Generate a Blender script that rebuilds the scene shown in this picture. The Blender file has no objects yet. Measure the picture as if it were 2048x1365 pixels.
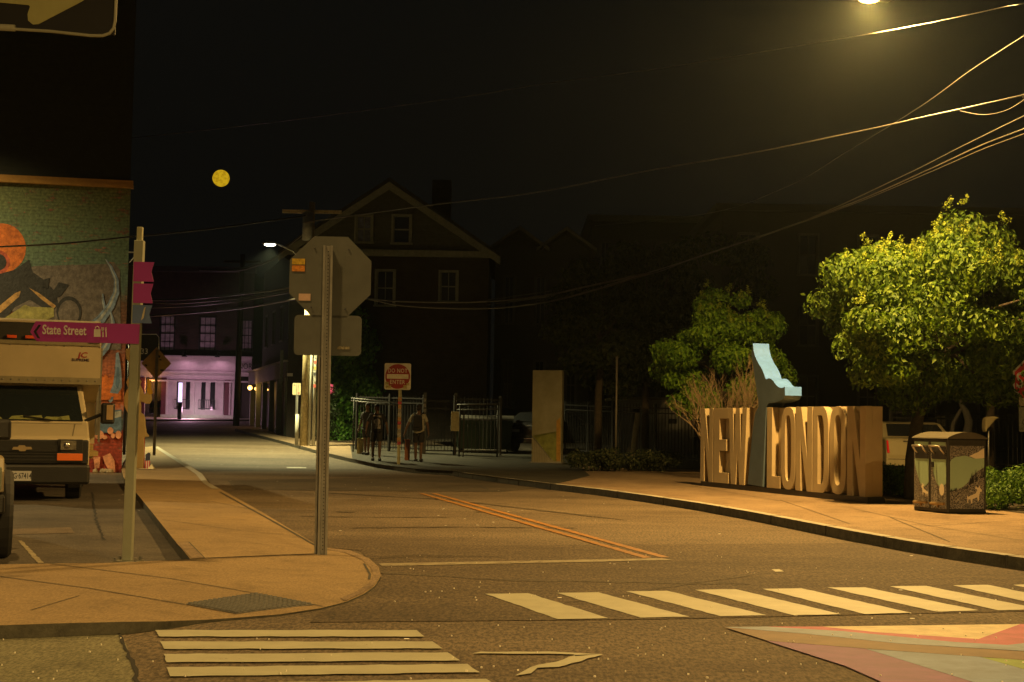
import bpy, bmesh, math, random
import numpy as np
from mathutils import Vector, Matrix
R = math.radians
random.seed(7)
SC = bpy.context.scene
COL = SC.collection

# ------------------------------------------------------------------ camera
W, H, F = 2048.0, 1365.0, 2844.4
CH, PITCH, ROLL = 1.28, R(3.42), R(0.95)
cam = bpy.data.cameras.new('camera'); cam.lens = 50.0; cam.sensor_width = 36.0
cam.clip_start = 0.1; cam.clip_end = 6000
camo = bpy.data.objects.new('camera', cam); COL.objects.link(camo)
CM = Matrix.Rotation(math.pi/2 + PITCH, 3, 'X') @ Matrix.Rotation(ROLL, 3, 'Z')
camo.matrix_world = Matrix.Translation((0, 0, CH)) @ CM.to_4x4()
SC.camera = camo

# ------------------------------------------------------------------ world, exposure
wd = bpy.data.worlds.new('World'); SC.world = wd; wd.use_nodes = True
bgn = wd.node_tree.nodes['Background']
skt = wd.node_tree.nodes.new('ShaderNodeTexSky'); skt.sky_type = 'NISHITA'; skt.sun_disc = False
skt.sun_elevation = R(-4.5); skt.sun_rotation = R(200)
mixs = wd.node_tree.nodes.new('ShaderNodeMixRGB'); mixs.blend_type = 'ADD'; mixs.inputs[0].default_value = 1
mixs.inputs[2].default_value = (0.024, 0.0245, 0.021, 1)       # town glow on the night air
wd.node_tree.links.new(skt.outputs[0], mixs.inputs[1]); wd.node_tree.links.new(mixs.outputs[0], bgn.inputs['Color'])
bgn.inputs['Strength'].default_value = 0.10
SC.view_settings.view_transform = 'Standard'; SC.view_settings.look = 'None'
SC.view_settings.gamma = 1; SC.view_settings.exposure = 0
SC.cycles.max_bounces = 5; SC.cycles.diffuse_bounces = 2; SC.cycles.glossy_bounces = 2
SC.cycles.use_denoising = True; SC.cycles.transmission_bounces = 3; SC.cycles.sample_clamp_indirect = 3

# ------------------------------------------------------------------ measuring the place
def TZ(y):
    return 0.0 if y < 41 else 0.027*(min(y, 95) - 41)
def ray(px, py):
    return CM @ Vector(((px-W/2)/F, -(py-H/2)/F, -1))
def P(px, py, Y):
    d = ray(px, py); return Vector((0, 0, CH)) + d*(Y/d.y)
def G(px, py, h=0.0):
    d = ray(px, py); lo, hi = 1.0, 300.0
    f = lambda Y: CH + d.z/d.y*Y - TZ(Y) - h
    for _ in range(50):
        m = (lo+hi)/2
        if f(m) > 0: lo = m
        else: hi = m
    return P(px, py, lo)
def B(px, Y, h=0.0):
    """ground point at depth Y seen in column px"""
    z = TZ(Y) + h; a, b = 0.0, 2500.0
    for _ in range(40):
        m = (a+b)/2
        if P(px, m, Y).z > z: a = m
        else: b = m
    return P(px, a, Y)
def PL(px, py, p0, n):
    d = ray(px, py); o = Vector((0, 0, CH)); t = (p0-o).dot(n)/d.dot(n); return o + d*t

# ------------------------------------------------------------------ materials
MATS = {}
def nd(nt, t, **k):
    n = nt.nodes.new(t)
    for a, b in k.items(): setattr(n, a, b)
    return n
def mat(name, col, rough=0.6, metal=0.0, var=0.18, vs=6.0, bump=0.0, bs=60.0, spec=0.5, coat=0.0, col2=None, detail=6):
    if name in MATS: return MATS[name]
    m = bpy.data.materials.new(name); m.use_nodes = True; nt = m.node_tree; MATS[name] = m
    b = nt.nodes['Principled BSDF']; L = nt.links.new
    b.inputs['Roughness'].default_value = rough; b.inputs['Metallic'].default_value = metal
    b.inputs['Specular IOR Level'].default_value = spec; b.inputs['Coat Weight'].default_value = coat
    tc = nd(nt, 'ShaderNodeTexCoord'); no = nd(nt, 'ShaderNodeTexNoise')
    no.inputs['Scale'].default_value = vs; no.inputs['Detail'].default_value = detail; no.inputs['Roughness'].default_value = 0.65
    L(tc.outputs['Object'], no.inputs['Vector'])
    cr = nd(nt, 'ShaderNodeValToRGB'); cr.color_ramp.elements[0].position = 0.3; cr.color_ramp.elements[1].position = 0.7
    c = Vector(col[:3]); c2 = Vector(col2[:3]) if col2 else c*(1-var)
    cr.color_ramp.elements[0].color = (*c2, 1)
    cr.color_ramp.elements[1].color = (*(c*(1+var*0.6) if not col2 else c), 1)
    L(no.outputs['Fac'], cr.inputs[0]); L(cr.outputs[0], b.inputs['Base Color'])
    if bump:
        n2 = nd(nt, 'ShaderNodeTexNoise'); n2.inputs['Scale'].default_value = bs; n2.inputs['Detail'].default_value = 4
        L(tc.outputs['Object'], n2.inputs['Vector'])
        bp = nd(nt, 'ShaderNodeBump'); bp.inputs['Strength'].default_value = bump; bp.inputs['Distance'].default_value = 0.02
        L(n2.outputs['Fac'], bp.inputs['Height']); L(bp.outputs[0], b.inputs['Normal'])
    return m
def chips(m, under, lo=.34, hi=.37, scale=9):
    """worn-through specks of the surface below"""
    nt = m.node_tree; L = nt.links.new; b = nt.nodes['Principled BSDF']; src = b.inputs['Base Color'].links[0].from_socket
    tc = nd(nt, 'ShaderNodeTexCoord'); no = nd(nt, 'ShaderNodeTexNoise'); no.inputs['Scale'].default_value = scale; no.inputs['Detail'].default_value = 12; no.inputs['Roughness'].default_value = .8
    L(tc.outputs['Object'], no.inputs['Vector']); r = nd(nt, 'ShaderNodeValToRGB'); r.color_ramp.elements[0].position = lo; r.color_ramp.elements[1].position = hi
    L(no.outputs['Fac'], r.inputs[0]); mx = nd(nt, 'ShaderNodeMixRGB'); mx.inputs[1].default_value = (*under, 1); L(r.outputs[0], mx.inputs[0]); L(src, mx.inputs[2]); L(mx.outputs[0], b.inputs['Base Color'])
def emit(name, col, s):
    if name in MATS: return MATS[name]
    m = bpy.data.materials.new(name); m.use_nodes = True; nt = m.node_tree; MATS[name] = m
    b = nt.nodes['Principled BSDF']; b.inputs['Base Color'].default_value = (.5, .5, .5, 1)
    b.inputs['Emission Color'].default_value = (*col, 1); b.inputs['Emission Strength'].default_value = s
    return m
def glass(name, col=(0.02, 0.022, 0.024), rough=0.08):
    if name in MATS: return MATS[name]
    return mat(name, col, rough, 0, 0.1, spec=0.6)
def brick(name, c1, c2, mortar, paint=None, bw=0.21, bh=0.072, bumpv=0.5):
    """brick wall; paint = list of (height, colour) stops painted over it"""
    if name in MATS: return MATS[name]
    m = bpy.data.materials.new(name); m.use_nodes = True; nt = m.node_tree; MATS[name] = m; L = nt.links.new
    b = nt.nodes['Principled BSDF']; b.inputs['Roughness'].default_value = 0.85
    tc = nd(nt, 'ShaderNodeTexCoord'); sx = nd(nt, 'ShaderNodeSeparateXYZ'); L(tc.outputs['Object'], sx.inputs[0])
    ad = nd(nt, 'ShaderNodeMath', operation='ADD'); L(sx.outputs[0], ad.inputs[0]); L(sx.outputs[1], ad.inputs[1])
    cb = nd(nt, 'ShaderNodeCombineXYZ'); L(ad.outputs[0], cb.inputs[0]); L(sx.outputs[2], cb.inputs[1])
    br = nd(nt, 'ShaderNodeTexBrick'); br.inputs['Scale'].default_value = 1.0
    br.inputs['Brick Width'].default_value = bw; br.inputs['Row Height'].default_value = bh
    br.inputs['Mortar Size'].default_value = 0.008; br.inputs['Color1'].default_value = (*c1, 1)
    br.inputs['Color2'].default_value = (*c2, 1); br.inputs['Mortar'].default_value = (*mortar, 1)
    L(cb.outputs[0], br.inputs['Vector'])
    no = nd(nt, 'ShaderNodeTexNoise'); no.inputs['Scale'].default_value = 1.6; no.inputs['Detail'].default_value = 9
    no.inputs['Roughness'].default_value = 0.7
    L(tc.outputs['Object'], no.inputs['Vector'])
    out = br.outputs['Color']
    if paint:
        mp = nd(nt, 'ShaderNodeMapRange'); mp.inputs[1].default_value = paint[0][0]; mp.inputs[2].default_value = paint[-1][0]
        ofs = nd(nt, 'ShaderNodeMath', operation='MULTIPLY_ADD'); ofs.inputs[1].default_value = 1.6; ofs.inputs[2].default_value = -0.8
        L(no.outputs['Fac'], ofs.inputs[0])
        a2 = nd(nt, 'ShaderNodeMath', operation='ADD'); L(sx.outputs[2], a2.inputs[0]); L(ofs.outputs[0], a2.inputs[1])
        L(a2.outputs[0], mp.inputs[0])
        cr = nd(nt, 'ShaderNodeValToRGB'); e = cr.color_ramp.elements
        span = paint[-1][0]-paint[0][0]
        e[0].position = 0; e[0].color = (*paint[0][1], 1); e[1].position = 1; e[1].color = (*paint[-1][1], 1)
        for z, c in paint[1:-1]:
            q = e.new((z-paint[0][0])/span); q.color = (*c, 1)
        L(mp.outputs[0], cr.inputs[0])
        n3 = nd(nt, 'ShaderNodeTexNoise'); n3.inputs['Scale'].default_value = 2.4; n3.inputs['Detail'].default_value = 8; n3.inputs['Roughness'].default_value = .75
        sc3 = nd(nt, 'ShaderNodeMapping'); sc3.inputs['Scale'].default_value = (1, 1, 2.6); L(tc.outputs['Object'], sc3.inputs[0]); L(sc3.outputs[0], n3.inputs['Vector'])
        r3 = nd(nt, 'ShaderNodeValToRGB'); r3.color_ramp.elements[0].position = 0.56; r3.color_ramp.elements[1].position = 0.61
        L(n3.outputs['Fac'], r3.inputs[0])
        mx = nd(nt, 'ShaderNodeMixRGB'); L(r3.outputs[0], mx.inputs[0]); L(cr.outputs[0], mx.inputs[1]); L(br.outputs['Color'], mx.inputs[2])
        n4 = nd(nt, 'ShaderNodeTexNoise'); n4.inputs['Scale'].default_value = 14; n4.inputs['Detail'].default_value = 6
        L(tc.outputs['Object'], n4.inputs['Vector'])
        r4 = nd(nt, 'ShaderNodeValToRGB'); r4.color_ramp.elements[0].color = (.45, .45, .45, 1); r4.color_ramp.elements[0].position = .35
        r4.color_ramp.elements[1].color = (1.25, 1.25, 1.25, 1); r4.color_ramp.elements[1].position = .7
        L(n4.outputs['Fac'], r4.inputs[0])
        m4 = nd(nt, 'ShaderNodeMixRGB', blend_type='MULTIPLY'); m4.inputs[0].default_value = .8; L(mx.outputs[0], m4.inputs[1]); L(r4.outputs[0], m4.inputs[2])
        mo = nd(nt, 'ShaderNodeMixRGB', blend_type='MULTIPLY'); mo.inputs[0].default_value = 0.2
        inv = nd(nt, 'ShaderNodeMath', operation='SUBTRACT'); inv.inputs[0].default_value = 1; L(br.outputs['Fac'], inv.inputs[1])
        L(m4.outputs[0], mo.inputs[1]); L(inv.outputs[0], mo.inputs[2]); out = mo.outputs[0]
    else:
        r4 = nd(nt, 'ShaderNodeValToRGB'); r4.color_ramp.elements[0].color = (.5, .5, .5, 1); r4.color_ramp.elements[0].position = .35
        r4.color_ramp.elements[1].position = .65; L(no.outputs['Fac'], r4.inputs[0])
        mo = nd(nt, 'ShaderNodeMixRGB', blend_type='MULTIPLY'); mo.inputs[0].default_value = .8
        L(out, mo.inputs[1]); L(r4.outputs[0], mo.inputs[2]); out = mo.outputs[0]
    L(out, b.inputs['Base Color'])
    bp = nd(nt, 'ShaderNodeBump'); bp.inputs['Strength'].default_value = bumpv; bp.inputs['Distance'].default_value = 0.01; bp.invert = True
    L(br.outputs['Fac'], bp.inputs['Height']); L(bp.outputs[0], b.inputs['Normal'])
    return m
def siding(name, col, pitch=0.12):
    if name in MATS: return MATS[name]
    m = mat(name, col, .75); nt = m.node_tree; L = nt.links.new; b = nt.nodes['Principled BSDF']
    tc = nd(nt, 'ShaderNodeTexCoord'); sx = nd(nt, 'ShaderNodeSeparateXYZ'); L(tc.outputs['Object'], sx.inputs[0])
    dv = nd(nt, 'ShaderNodeMath', operation='DIVIDE'); dv.inputs[1].default_value = pitch; L(sx.outputs[2], dv.inputs[0])
    fr = nd(nt, 'ShaderNodeMath', operation='FRACT'); L(dv.outputs[0], fr.inputs[0])
    bp = nd(nt, 'ShaderNodeBump'); bp.inputs['Strength'].default_value = 1; bp.inputs['Distance'].default_value = 0.03; bp.invert = True
    L(fr.outputs[0], bp.inputs['Height']); L(bp.outputs[0], b.inputs['Normal'])
    return m
def ground_mat(name, c1, c2, speck=0.0, rough=0.85, vs=1.2, stretch=(1, 1, 1), grain=140, gb=0.5, blotch=.35):
    if name in MATS: return MATS[name]
    m = bpy.data.materials.new(name); m.use_nodes = True; nt = m.node_tree; MATS[name] = m; L = nt.links.new
    b = nt.nodes['Principled BSDF']; b.inputs['Roughness'].default_value = rough; b.inputs['Specular IOR Level'].default_value = .35
    tc = nd(nt, 'ShaderNodeTexCoord'); mp = nd(nt, 'ShaderNodeMapping'); mp.inputs['Scale'].default_value = stretch
    L(tc.outputs['Object'], mp.inputs[0])
    n1 = nd(nt, 'ShaderNodeTexNoise'); n1.inputs['Scale'].default_value = vs; n1.inputs['Detail'].default_value = 7; n1.inputs['Roughness'].default_value = .6
    L(mp.outputs[0], n1.inputs['Vector'])
    cr = nd(nt, 'ShaderNodeValToRGB'); cr.color_ramp.elements[0].position = .35; cr.color_ramp.elements[1].position = .65
    cr.color_ramp.elements[0].color = (*c1, 1); cr.color_ramp.elements[1].color = (*c2, 1); L(n1.outputs['Fac'], cr.inputs[0])
    n2 = nd(nt, 'ShaderNodeTexNoise'); n2.inputs['Scale'].default_value = grain; n2.inputs['Detail'].default_value = 3; n2.inputs['Roughness'].default_value = .8
    m2_ = nd(nt, 'ShaderNodeMapping'); m2_.inputs['Scale'].default_value = (1, .35, 1); L(tc.outputs['Object'], m2_.inputs[0]); L(m2_.outputs[0], n2.inputs['Vector'])
    r2 = nd(nt, 'ShaderNodeValToRGB'); r2.color_ramp.elements[0].position = .38; r2.color_ramp.elements[1].position = .62
    g = 1-gb; r2.color_ramp.elements[0].color = (g, g, g, 1); r2.color_ramp.elements[1].color = (1+gb, 1+gb, 1+gb, 1); L(n2.outputs['Fac'], r2.inputs[0])
    mx = nd(nt, 'ShaderNodeMixRGB', blend_type='MULTIPLY'); mx.inputs[0].default_value = 1; L(cr.outputs[0], mx.inputs[1]); L(r2.outputs[0], mx.inputs[2])
    out = mx.outputs[0]
    n5 = nd(nt, 'ShaderNodeTexNoise'); n5.inputs['Scale'].default_value = 3.3; n5.inputs['Detail'].default_value = 8; n5.inputs['Roughness'].default_value = .7
    L(tc.outputs['Object'], n5.inputs['Vector'])
    r5 = nd(nt, 'ShaderNodeValToRGB'); r5.color_ramp.elements[0].position = .3; r5.color_ramp.elements[1].position = .5
    r5.color_ramp.elements[0].color = (1-blotch,)*3 + (1,); L(n5.outputs['Fac'], r5.inputs[0])
    m5 = nd(nt, 'ShaderNodeMixRGB', blend_type='MULTIPLY'); m5.inputs[0].default_value = 1; L(out, m5.inputs[1]); L(r5.outputs[0], m5.inputs[2]); out = m5.outputs[0]
    if speck:
        vo = nd(nt, 'ShaderNodeTexVoronoi'); vo.inputs['Scale'].default_value = 5; L(tc.outputs['Object'], vo.inputs['Vector'])
        r3 = nd(nt, 'ShaderNodeMath', operation='LESS_THAN'); r3.inputs[1].default_value = 0.09; L(vo.outputs['Distance'], r3.inputs[0])
        wn = nd(nt, 'ShaderNodeMath', operation='GREATER_THAN'); sp = nd(nt, 'ShaderNodeSeparateXYZ'); L(vo.outputs['Color'], sp.inputs[0])
        L(sp.outputs[0], wn.inputs[0]); wn.inputs[1].default_value = 1-speck
        mu = nd(nt, 'ShaderNodeMath', operation='MULTIPLY'); L(r3.outputs[0], mu.inputs[0]); L(wn.outputs[0], mu.inputs[1])
        m3 = nd(nt, 'ShaderNodeMixRGB'); m3.inputs[2].default_value = (1, 1, .95, 1); L(mu.outputs[0], m3.inputs[0]); L(out, m3.inputs[1]); out = m3.outputs[0]
    L(out, b.inputs['Base Color'])
    bp = nd(nt, 'ShaderNodeBump'); bp.inputs['Strength'].default_value = .5; bp.inputs['Distance'].default_value = .006
    L(n2.outputs['Fac'], bp.inputs['Height']); L(bp.outputs[0], b.inputs['Normal'])
    return m
def leafmat(name, col, tr=0.35):
    if name in MATS: return MATS[name]
    m = bpy.data.materials.new(name); m.use_nodes = True; nt = m.node_tree; MATS[name] = m; L = nt.links.new
    b = nt.nodes['Principled BSDF']; b.inputs['Base Color'].default_value = (*col, 1); b.inputs['Roughness'].default_value = .6; b.inputs['Specular IOR Level'].default_value = .25
    tl = nd(nt, 'ShaderNodeBsdfTranslucent'); tl.inputs[0].default_value = (col[0]*1.2, col[1]*1.25, col[2]*.6, 1)
    mx = nd(nt, 'ShaderNodeMixShader'); mx.inputs[0].default_value = tr
    L(b.outputs[0], mx.inputs[1]); L(tl.outputs[0], mx.inputs[2]); L(mx.outputs[0], nt.nodes['Material Output'].inputs['Surface'])
    return m

# ------------------------------------------------------------------ mesh builder
XF = {}
def thing(name, label, cat, loc=(0, 0, 0), rz=0.0, group=None, kind=None):
    o = bpy.data.objects.new(name, None); COL.objects.link(o); o.empty_display_size = .1
    o.location = loc; o.rotation_euler = (0, 0, rz)
    XF[o.name] = Matrix.Translation(loc) @ Matrix.Rotation(rz, 4, 'Z')
    return tag(o, label, cat, group, kind)
def tag(o, label=None, cat=None, group=None, kind=None):
    if label: o['label'] = label
    if cat: o['category'] = cat
    if group: o['group'] = group
    if kind: o['kind'] = kind
    return o
def toloc(t, p): return XF[t.name].inverted() @ Vector(p)
def copy_tree(o, parent=None):
    c = o.copy(); COL.objects.link(c)
    if parent: c.parent = parent
    for ch in list(o.children): copy_tree(ch, c)
    return c
class MB:
    def __init__(s): s.v = []; s.f = []; s.mi = []; s.m = 0
    def add(s, vs, fs):
        n = len(s.v); s.v += [tuple(p) for p in vs]
        for f in fs: s.f.append([n+i for i in f]); s.mi.append(s.m)
        return s
    def box(s, c, d, rz=0, rx=0, ry=0, taper=1.0):
        M = Matrix.Rotation(rz, 3, 'Z') @ Matrix.Rotation(rx, 3, 'X') @ Matrix.Rotation(ry, 3, 'Y'); vs = []
        for z in (-.5, .5):
            k = taper if z > 0 else 1
            for x, y in ((-.5, -.5), (.5, -.5), (.5, .5), (-.5, .5)):
                vs.append(M @ Vector((x*d[0]*k, y*d[1]*k, z*d[2])) + Vector(c))
        return s.add(vs, [(0, 3, 2, 1), (4, 5, 6, 7), (0, 1, 5, 4), (1, 2, 6, 5), (2, 3, 7, 6), (3, 0, 4, 7)])
    def bb(s, x0, x1, y0, y1, z0, z1):
        return s.box(((x0+x1)/2, (y0+y1)/2, (z0+z1)/2), (abs(x1-x0), abs(y1-y0), abs(z1-z0)))
    def extr(s, pts, vec):
        pts = [Vector(p) for p in pts]; n = len(pts); v = Vector(vec)
        return s.add(pts + [p+v for p in pts], [list(range(n))[::-1], list(range(n, 2*n))] + [(i, (i+1) % n, n+(i+1) % n, n+i) for i in range(n)])
    def face(s, pts): return s.add(pts, [list(range(len(pts)))])
    def tube(s, pts, r, seg=8, caps=True):
        pts = [Vector(p) for p in pts]; rs = r if isinstance(r, (list, tuple)) else [r]*len(pts); n0 = len(s.v); up = None
        for i, p in enumerate(pts):
            t = (pts[min(i+1, len(pts)-1)] - pts[max(i-1, 0)]).normalized()
            if up is None: up = t.orthogonal().normalized()
            up = (up - t*up.dot(t));
            if up.length < 1e-6: up = t.orthogonal()
            up.normalize(); w = t.cross(up)
            for k in range(seg):
                a = 2*math.pi*k/seg; s.v.append(tuple(p + (up*math.cos(a) + w*math.sin(a))*rs[i]))
        for i in range(len(pts)-1):
            for k in range(seg):
                a = n0+i*seg+k; b = n0+i*seg+(k+1) % seg; s.f.append([a, b, b+seg, a+seg]); s.mi.append(s.m)
        if caps:
            s.f.append([n0+k for k in range(seg)][::-1]); s.mi.append(s.m)
            e = n0+(len(pts)-1)*seg; s.f.append([e+k for k in range(seg)]); s.mi.append(s.m)
        return s
    def ball(s, c, r, seg=10, rings=6):
        if not isinstance(r, (list, tuple)): r = (r, r, r)
        vs = [(c[0], c[1], c[2]+r[2])]; fs = []
        for i in range(1, rings):
            a = math.pi*i/rings
            for k in range(seg):
                b = 2*math.pi*k/seg; vs.append((c[0]+r[0]*math.sin(a)*math.cos(b), c[1]+r[1]*math.sin(a)*math.sin(b), c[2]+r[2]*math.cos(a)))
        vs.append((c[0], c[1], c[2]-r[2])); e = len(vs)-1
        for k in range(seg): fs.append((0, 1+k, 1+(k+1) % seg)); fs.append((e, 1+(rings-2)*seg+(k+1) % seg, 1+(rings-2)*seg+k))
        for i in range(rings-2):
            for k in range(seg):
                a = 1+i*seg+k; b = 1+i*seg+(k+1) % seg; fs.append((a, a+seg, b+seg, b))
        return s.add(vs, fs)
    def text(s, txt, o, ux, uy, h, ws=1.0, depth=0.004, bold=0.0, center=False, space=1.0):
        cu = bpy.data.curves.new('lettering', 'FONT'); cu.body = txt; cu.size = 1; cu.extrude = 0.5; cu.offset = bold; cu.space_character = space
        cu.resolution_u = 3
        ob = bpy.data.objects.new('lettering', cu); COL.objects.link(ob)
        dg = bpy.context.evaluated_depsgraph_get(); me = bpy.data.meshes.new_from_object(ob.evaluated_get(dg))
        o = Vector(o); ux = Vector(ux).normalized(); uy = Vector(uy).normalized(); uz = ux.cross(uy); k = h/0.69
        xs = [v.co.x for v in me.vertices]; x0 = (min(xs)+max(xs))/2 if center else 0
        vs = [o + ux*(v.co.x-x0)*k*ws + uy*v.co.y*k + uz*v.co.z*depth for v in me.vertices]
        s.add(vs, [tuple(p.vertices) for p in me.polygons])
        bpy.data.objects.remove(ob); bpy.data.curves.remove(cu); bpy.data.meshes.remove(me)
        return s
    def build(s, name, mats, parent=None, smooth=False, bevel=0, fix=True):
        me = bpy.data.meshes.new(name); me.from_pydata(s.v, [], s.f)
        if not isinstance(mats, (list, tuple)): mats = [mats]
        for m in mats: me.materials.append(m)
        if len(mats) > 1: me.polygons.foreach_set('material_index', s.mi)
        if fix:
            bm = bmesh.new(); bm.from_mesh(me); bmesh.ops.recalc_face_normals(bm, faces=bm.faces); bm.to_mesh(me); bm.free()
        if smooth:
            me.polygons.foreach_set('use_smooth', [True]*len(me.polygons))
        me.update()
        o = bpy.data.objects.new(name, me); COL.objects.link(o)
        if parent: o.parent = parent
        if bevel:
            b = o.modifiers.new('bevel', 'BEVEL'); b.width = bevel; b.segments = 2; b.limit_method = 'ANGLE'; b.angle_limit = R(40)
        return o
def leaves(name, blobs, n, size, mats, parent, seed=1, inner=0.25, droop=0.6, asp=0.5, keep=None):
    """n leaf faces spread over the outer shells of ellipsoid clumps"""
    rng = np.random.default_rng(seed)
    bl = np.array([[*b[0], *b[1]] for b in blobs]); w = bl[:, 3]*bl[:, 5]; w = w/w.sum()
    k = rng.choice(len(bl), n, p=w); d = rng.normal(size=(n, 3)); d /= np.linalg.norm(d, axis=1)[:, None]
    rr = 1 - inner*rng.random(n)**1.5 + rng.normal(0, .05, n)
    c = bl[k, :3] + d*bl[k, 3:]*rr[:, None]
    if keep is not None:
        msk = np.array([keep(p) for p in c]); c = c[msk]; d = d[msk]; n = len(c)
    nrm = d + rng.normal(0, .55, (n, 3)); nrm /= np.linalg.norm(nrm, axis=1)[:, None]
    ax = rng.normal(0, .6, (n, 3)); ax[:, 2] -= droop*1.6; ax -= nrm*(ax*nrm).sum(1)[:, None]; ax /= np.linalg.norm(ax, axis=1)[:, None]
    sd = np.cross(nrm, ax); L = size*(.65+.7*rng.random(n))[:, None]
    mid = c + ax*L*.42 + nrm*L*.06
    V = np.stack([c, mid + sd*L*asp*.5, c + ax*L - nrm*L*.12, mid - sd*L*asp*.5], 1).reshape(-1, 3)
    me = bpy.data.meshes.new(name); me.vertices.add(4*n); me.vertices.foreach_set('co', V.ravel())
    idx = np.arange(4*n).reshape(n, 4); tri = np.concatenate([idx[:, [0, 1, 2]], idx[:, [0, 2, 3]]], 1).reshape(-1)
    me.loops.add(len(tri)); me.loops.foreach_set('vertex_index', tri)
    me.polygons.add(2*n); me.polygons.foreach_set('loop_start', np.arange(0, 6*n, 3)); 
    for m in mats: me.materials.append(m)
    mi = rng.integers(0, len(mats), n); me.polygons.foreach_set('material_index', np.repeat(mi, 2))
    me.update(); me.validate()
    o = bpy.data.objects.new(name, me); COL.objects.link(o)
    if parent: o.parent = parent
    return o
def light(name, kind, loc, power, col, parent=None, size=0.1, spot=None, aim=None, blend=.5, rot=None):
    l = bpy.data.lights.new(name, kind); l.energy = power; l.color = col
    if kind == 'AREA': l.size = size
    else: l.shadow_soft_size = size
    if spot: l.spot_size = R(spot); l.spot_blend = blend
    o = bpy.data.objects.new(name, l); COL.objects.link(o); o.location = loc
    if aim is not None: o.rotation_euler = (Vector(aim)-Vector(loc)).to_track_quat('-Z', 'Y').to_euler()
    if parent: o.parent = parent
    return o

# ------------------------------------------------------------------ palette
asphalt = ground_mat('asphalt', (.082, .060, .038), (.150, .115, .074), speck=.07, vs=.35, stretch=(.5, 1.6, 1), grain=38, gb=.6)
lot_asphalt = ground_mat('lot asphalt', (.050, .042, .034), (.090, .076, .060), speck=.08, vs=.8, grain=90, gb=.5)
far_asphalt = ground_mat('far asphalt', (.10, .10, .09), (.15, .15, .14), speck=.1, vs=.5, grain=90, gb=.3)
gutter = ground_mat('gutter concrete', (.13, .125, .075), (.18, .17, .105), vs=1.4, grain=60, gb=.4)
concrete = ground_mat('pavement concrete', (.22, .155, .080), (.29, .205, .105), vs=.45, grain=60, gb=.2, blotch=.3)
concrete_r = ground_mat('old pavement', (.18, .125, .075), (.25, .18, .11), vs=.7, stretch=(1, .6, 1), grain=50, gb=.3, blotch=.45)
granite = mat('granite kerb', (.075, .07, .05), .8, var=.5, vs=9, bump=.5, bs=40)
granite_l = mat('pale kerb stone', (.36, .34, .28), .8, var=.25, vs=5, bump=.3, bs=50)
mulch = ground_mat('planting soil', (.028, .022, .016), (.06, .05, .035), vs=2, grain=30, gb=.7)
paint_w = mat('road paint', (.43, .42, .30), .6, var=.16, vs=3.5, bump=.2, bs=150, detail=12)
paint_worn = mat('worn road paint', (.34, .31, .21), .7, var=.5, vs=7, detail=12, col2=(.16, .12, .07))
chips(paint_w, (.10, .08, .05)); chips(paint_worn, (.09, .07, .045), .42, .47)
paint_y = mat('yellow road paint', (.42, .185, .025), .6, var=.4, vs=8, detail=12, col2=(.18, .09, .03))
chips(paint_y, (.09, .065, .04), .40, .46)
galv = mat('galvanised steel', (.30, .30, .28), .45, .55, .25, 5)
galv_d = mat('weathered steel', (.20, .20, .185), .55, .45, .3, 6)
alu_back = mat('sign back aluminium', (.10, .108, .10), .7, .1, .2, 3, bump=.15, bs=7)
black = mat('black paint', (.018, .018, .018), .4, var=.3, vs=8)
blackm = mat('black rubber', (.02, .02, .02), .8, var=.2)
iron = mat('black iron', (.013, .013, .013), .6, 0, .2)
white = mat('white paint', (.62, .61, .56), .5, var=.12)
cream = mat('cream truck paint', (.50, .43, .29), .35, var=.06, vs=2, coat=.3)
wood = mat('pole wood', (.46, .38, .20), .85, var=.35, vs=12, bump=.4, bs=30)
bark = mat('bark', (.07, .055, .04), .9, var=.4, vs=14, bump=.8, bs=25)
magenta = mat('magenta sign', (.33, .035, .26), .45, var=.12, vs=2)
signblue = mat('blue pennant', (.10, .16, .34), .5, var=.15, vs=3)
postgreen = mat('sage post paint', (.30, .31, .19), .5, var=.1)
glassd = glass('dark glass')
chrome = mat('chrome', (.7, .7, .68), .18, 1, .05)

# ------------------------------------------------------------------ ground and roads
def sheet(name, pts, h, m, thick=0.0, side=None, kind='structure'):
    """flat outline laid on the terrain (bent where the street starts to climb), optionally a real slab"""
    bm = bmesh.new(); vs = [bm.verts.new((p[0], p[1], 0)) for p in pts]
    f = bm.faces.new(vs); bmesh.ops.recalc_face_normals(bm, faces=[f])
    if f.normal.z < 0: f.normal_flip()
    for y in (41, 95):
        bmesh.ops.bisect_plane(bm, geom=bm.verts[:]+bm.edges[:]+bm.faces[:], plane_co=(0, y, 0), plane_no=(0, 1, 0))
    if thick:
        edges = [e for e in bm.edges if e.is_boundary]
        r = bmesh.ops.extrude_edge_only(bm, edges=edges)
        low = [v for v in r['geom'] if isinstance(v, bmesh.types.BMVert)]
        for v in low: v.co.z = -thick
        for fc in r['geom']:
            if isinstance(fc, bmesh.types.BMFace): fc.material_index = 1
    for v in bm.verts: v.co.z += TZ(v.co.y) + h
    bmesh.ops.recalc_face_normals(bm, faces=bm.faces)
    top = max(bm.faces, key=lambda q: q.calc_area() if abs(q.normal.z) > .9 else 0)
    if top.normal.z < 0: bmesh.ops.reverse_faces(bm, faces=bm.faces)
    me = bpy.data.meshes.new(name); bm.to_mesh(me); bm.free(); me.materials.append(m); me.materials.append(side or m)
    o = bpy.data.objects.new(name, me); COL.objects.link(o); o['kind'] = kind
    return o
def gp(pts, h=0.0): return [G(x, y, h) for x, y in pts]

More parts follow.
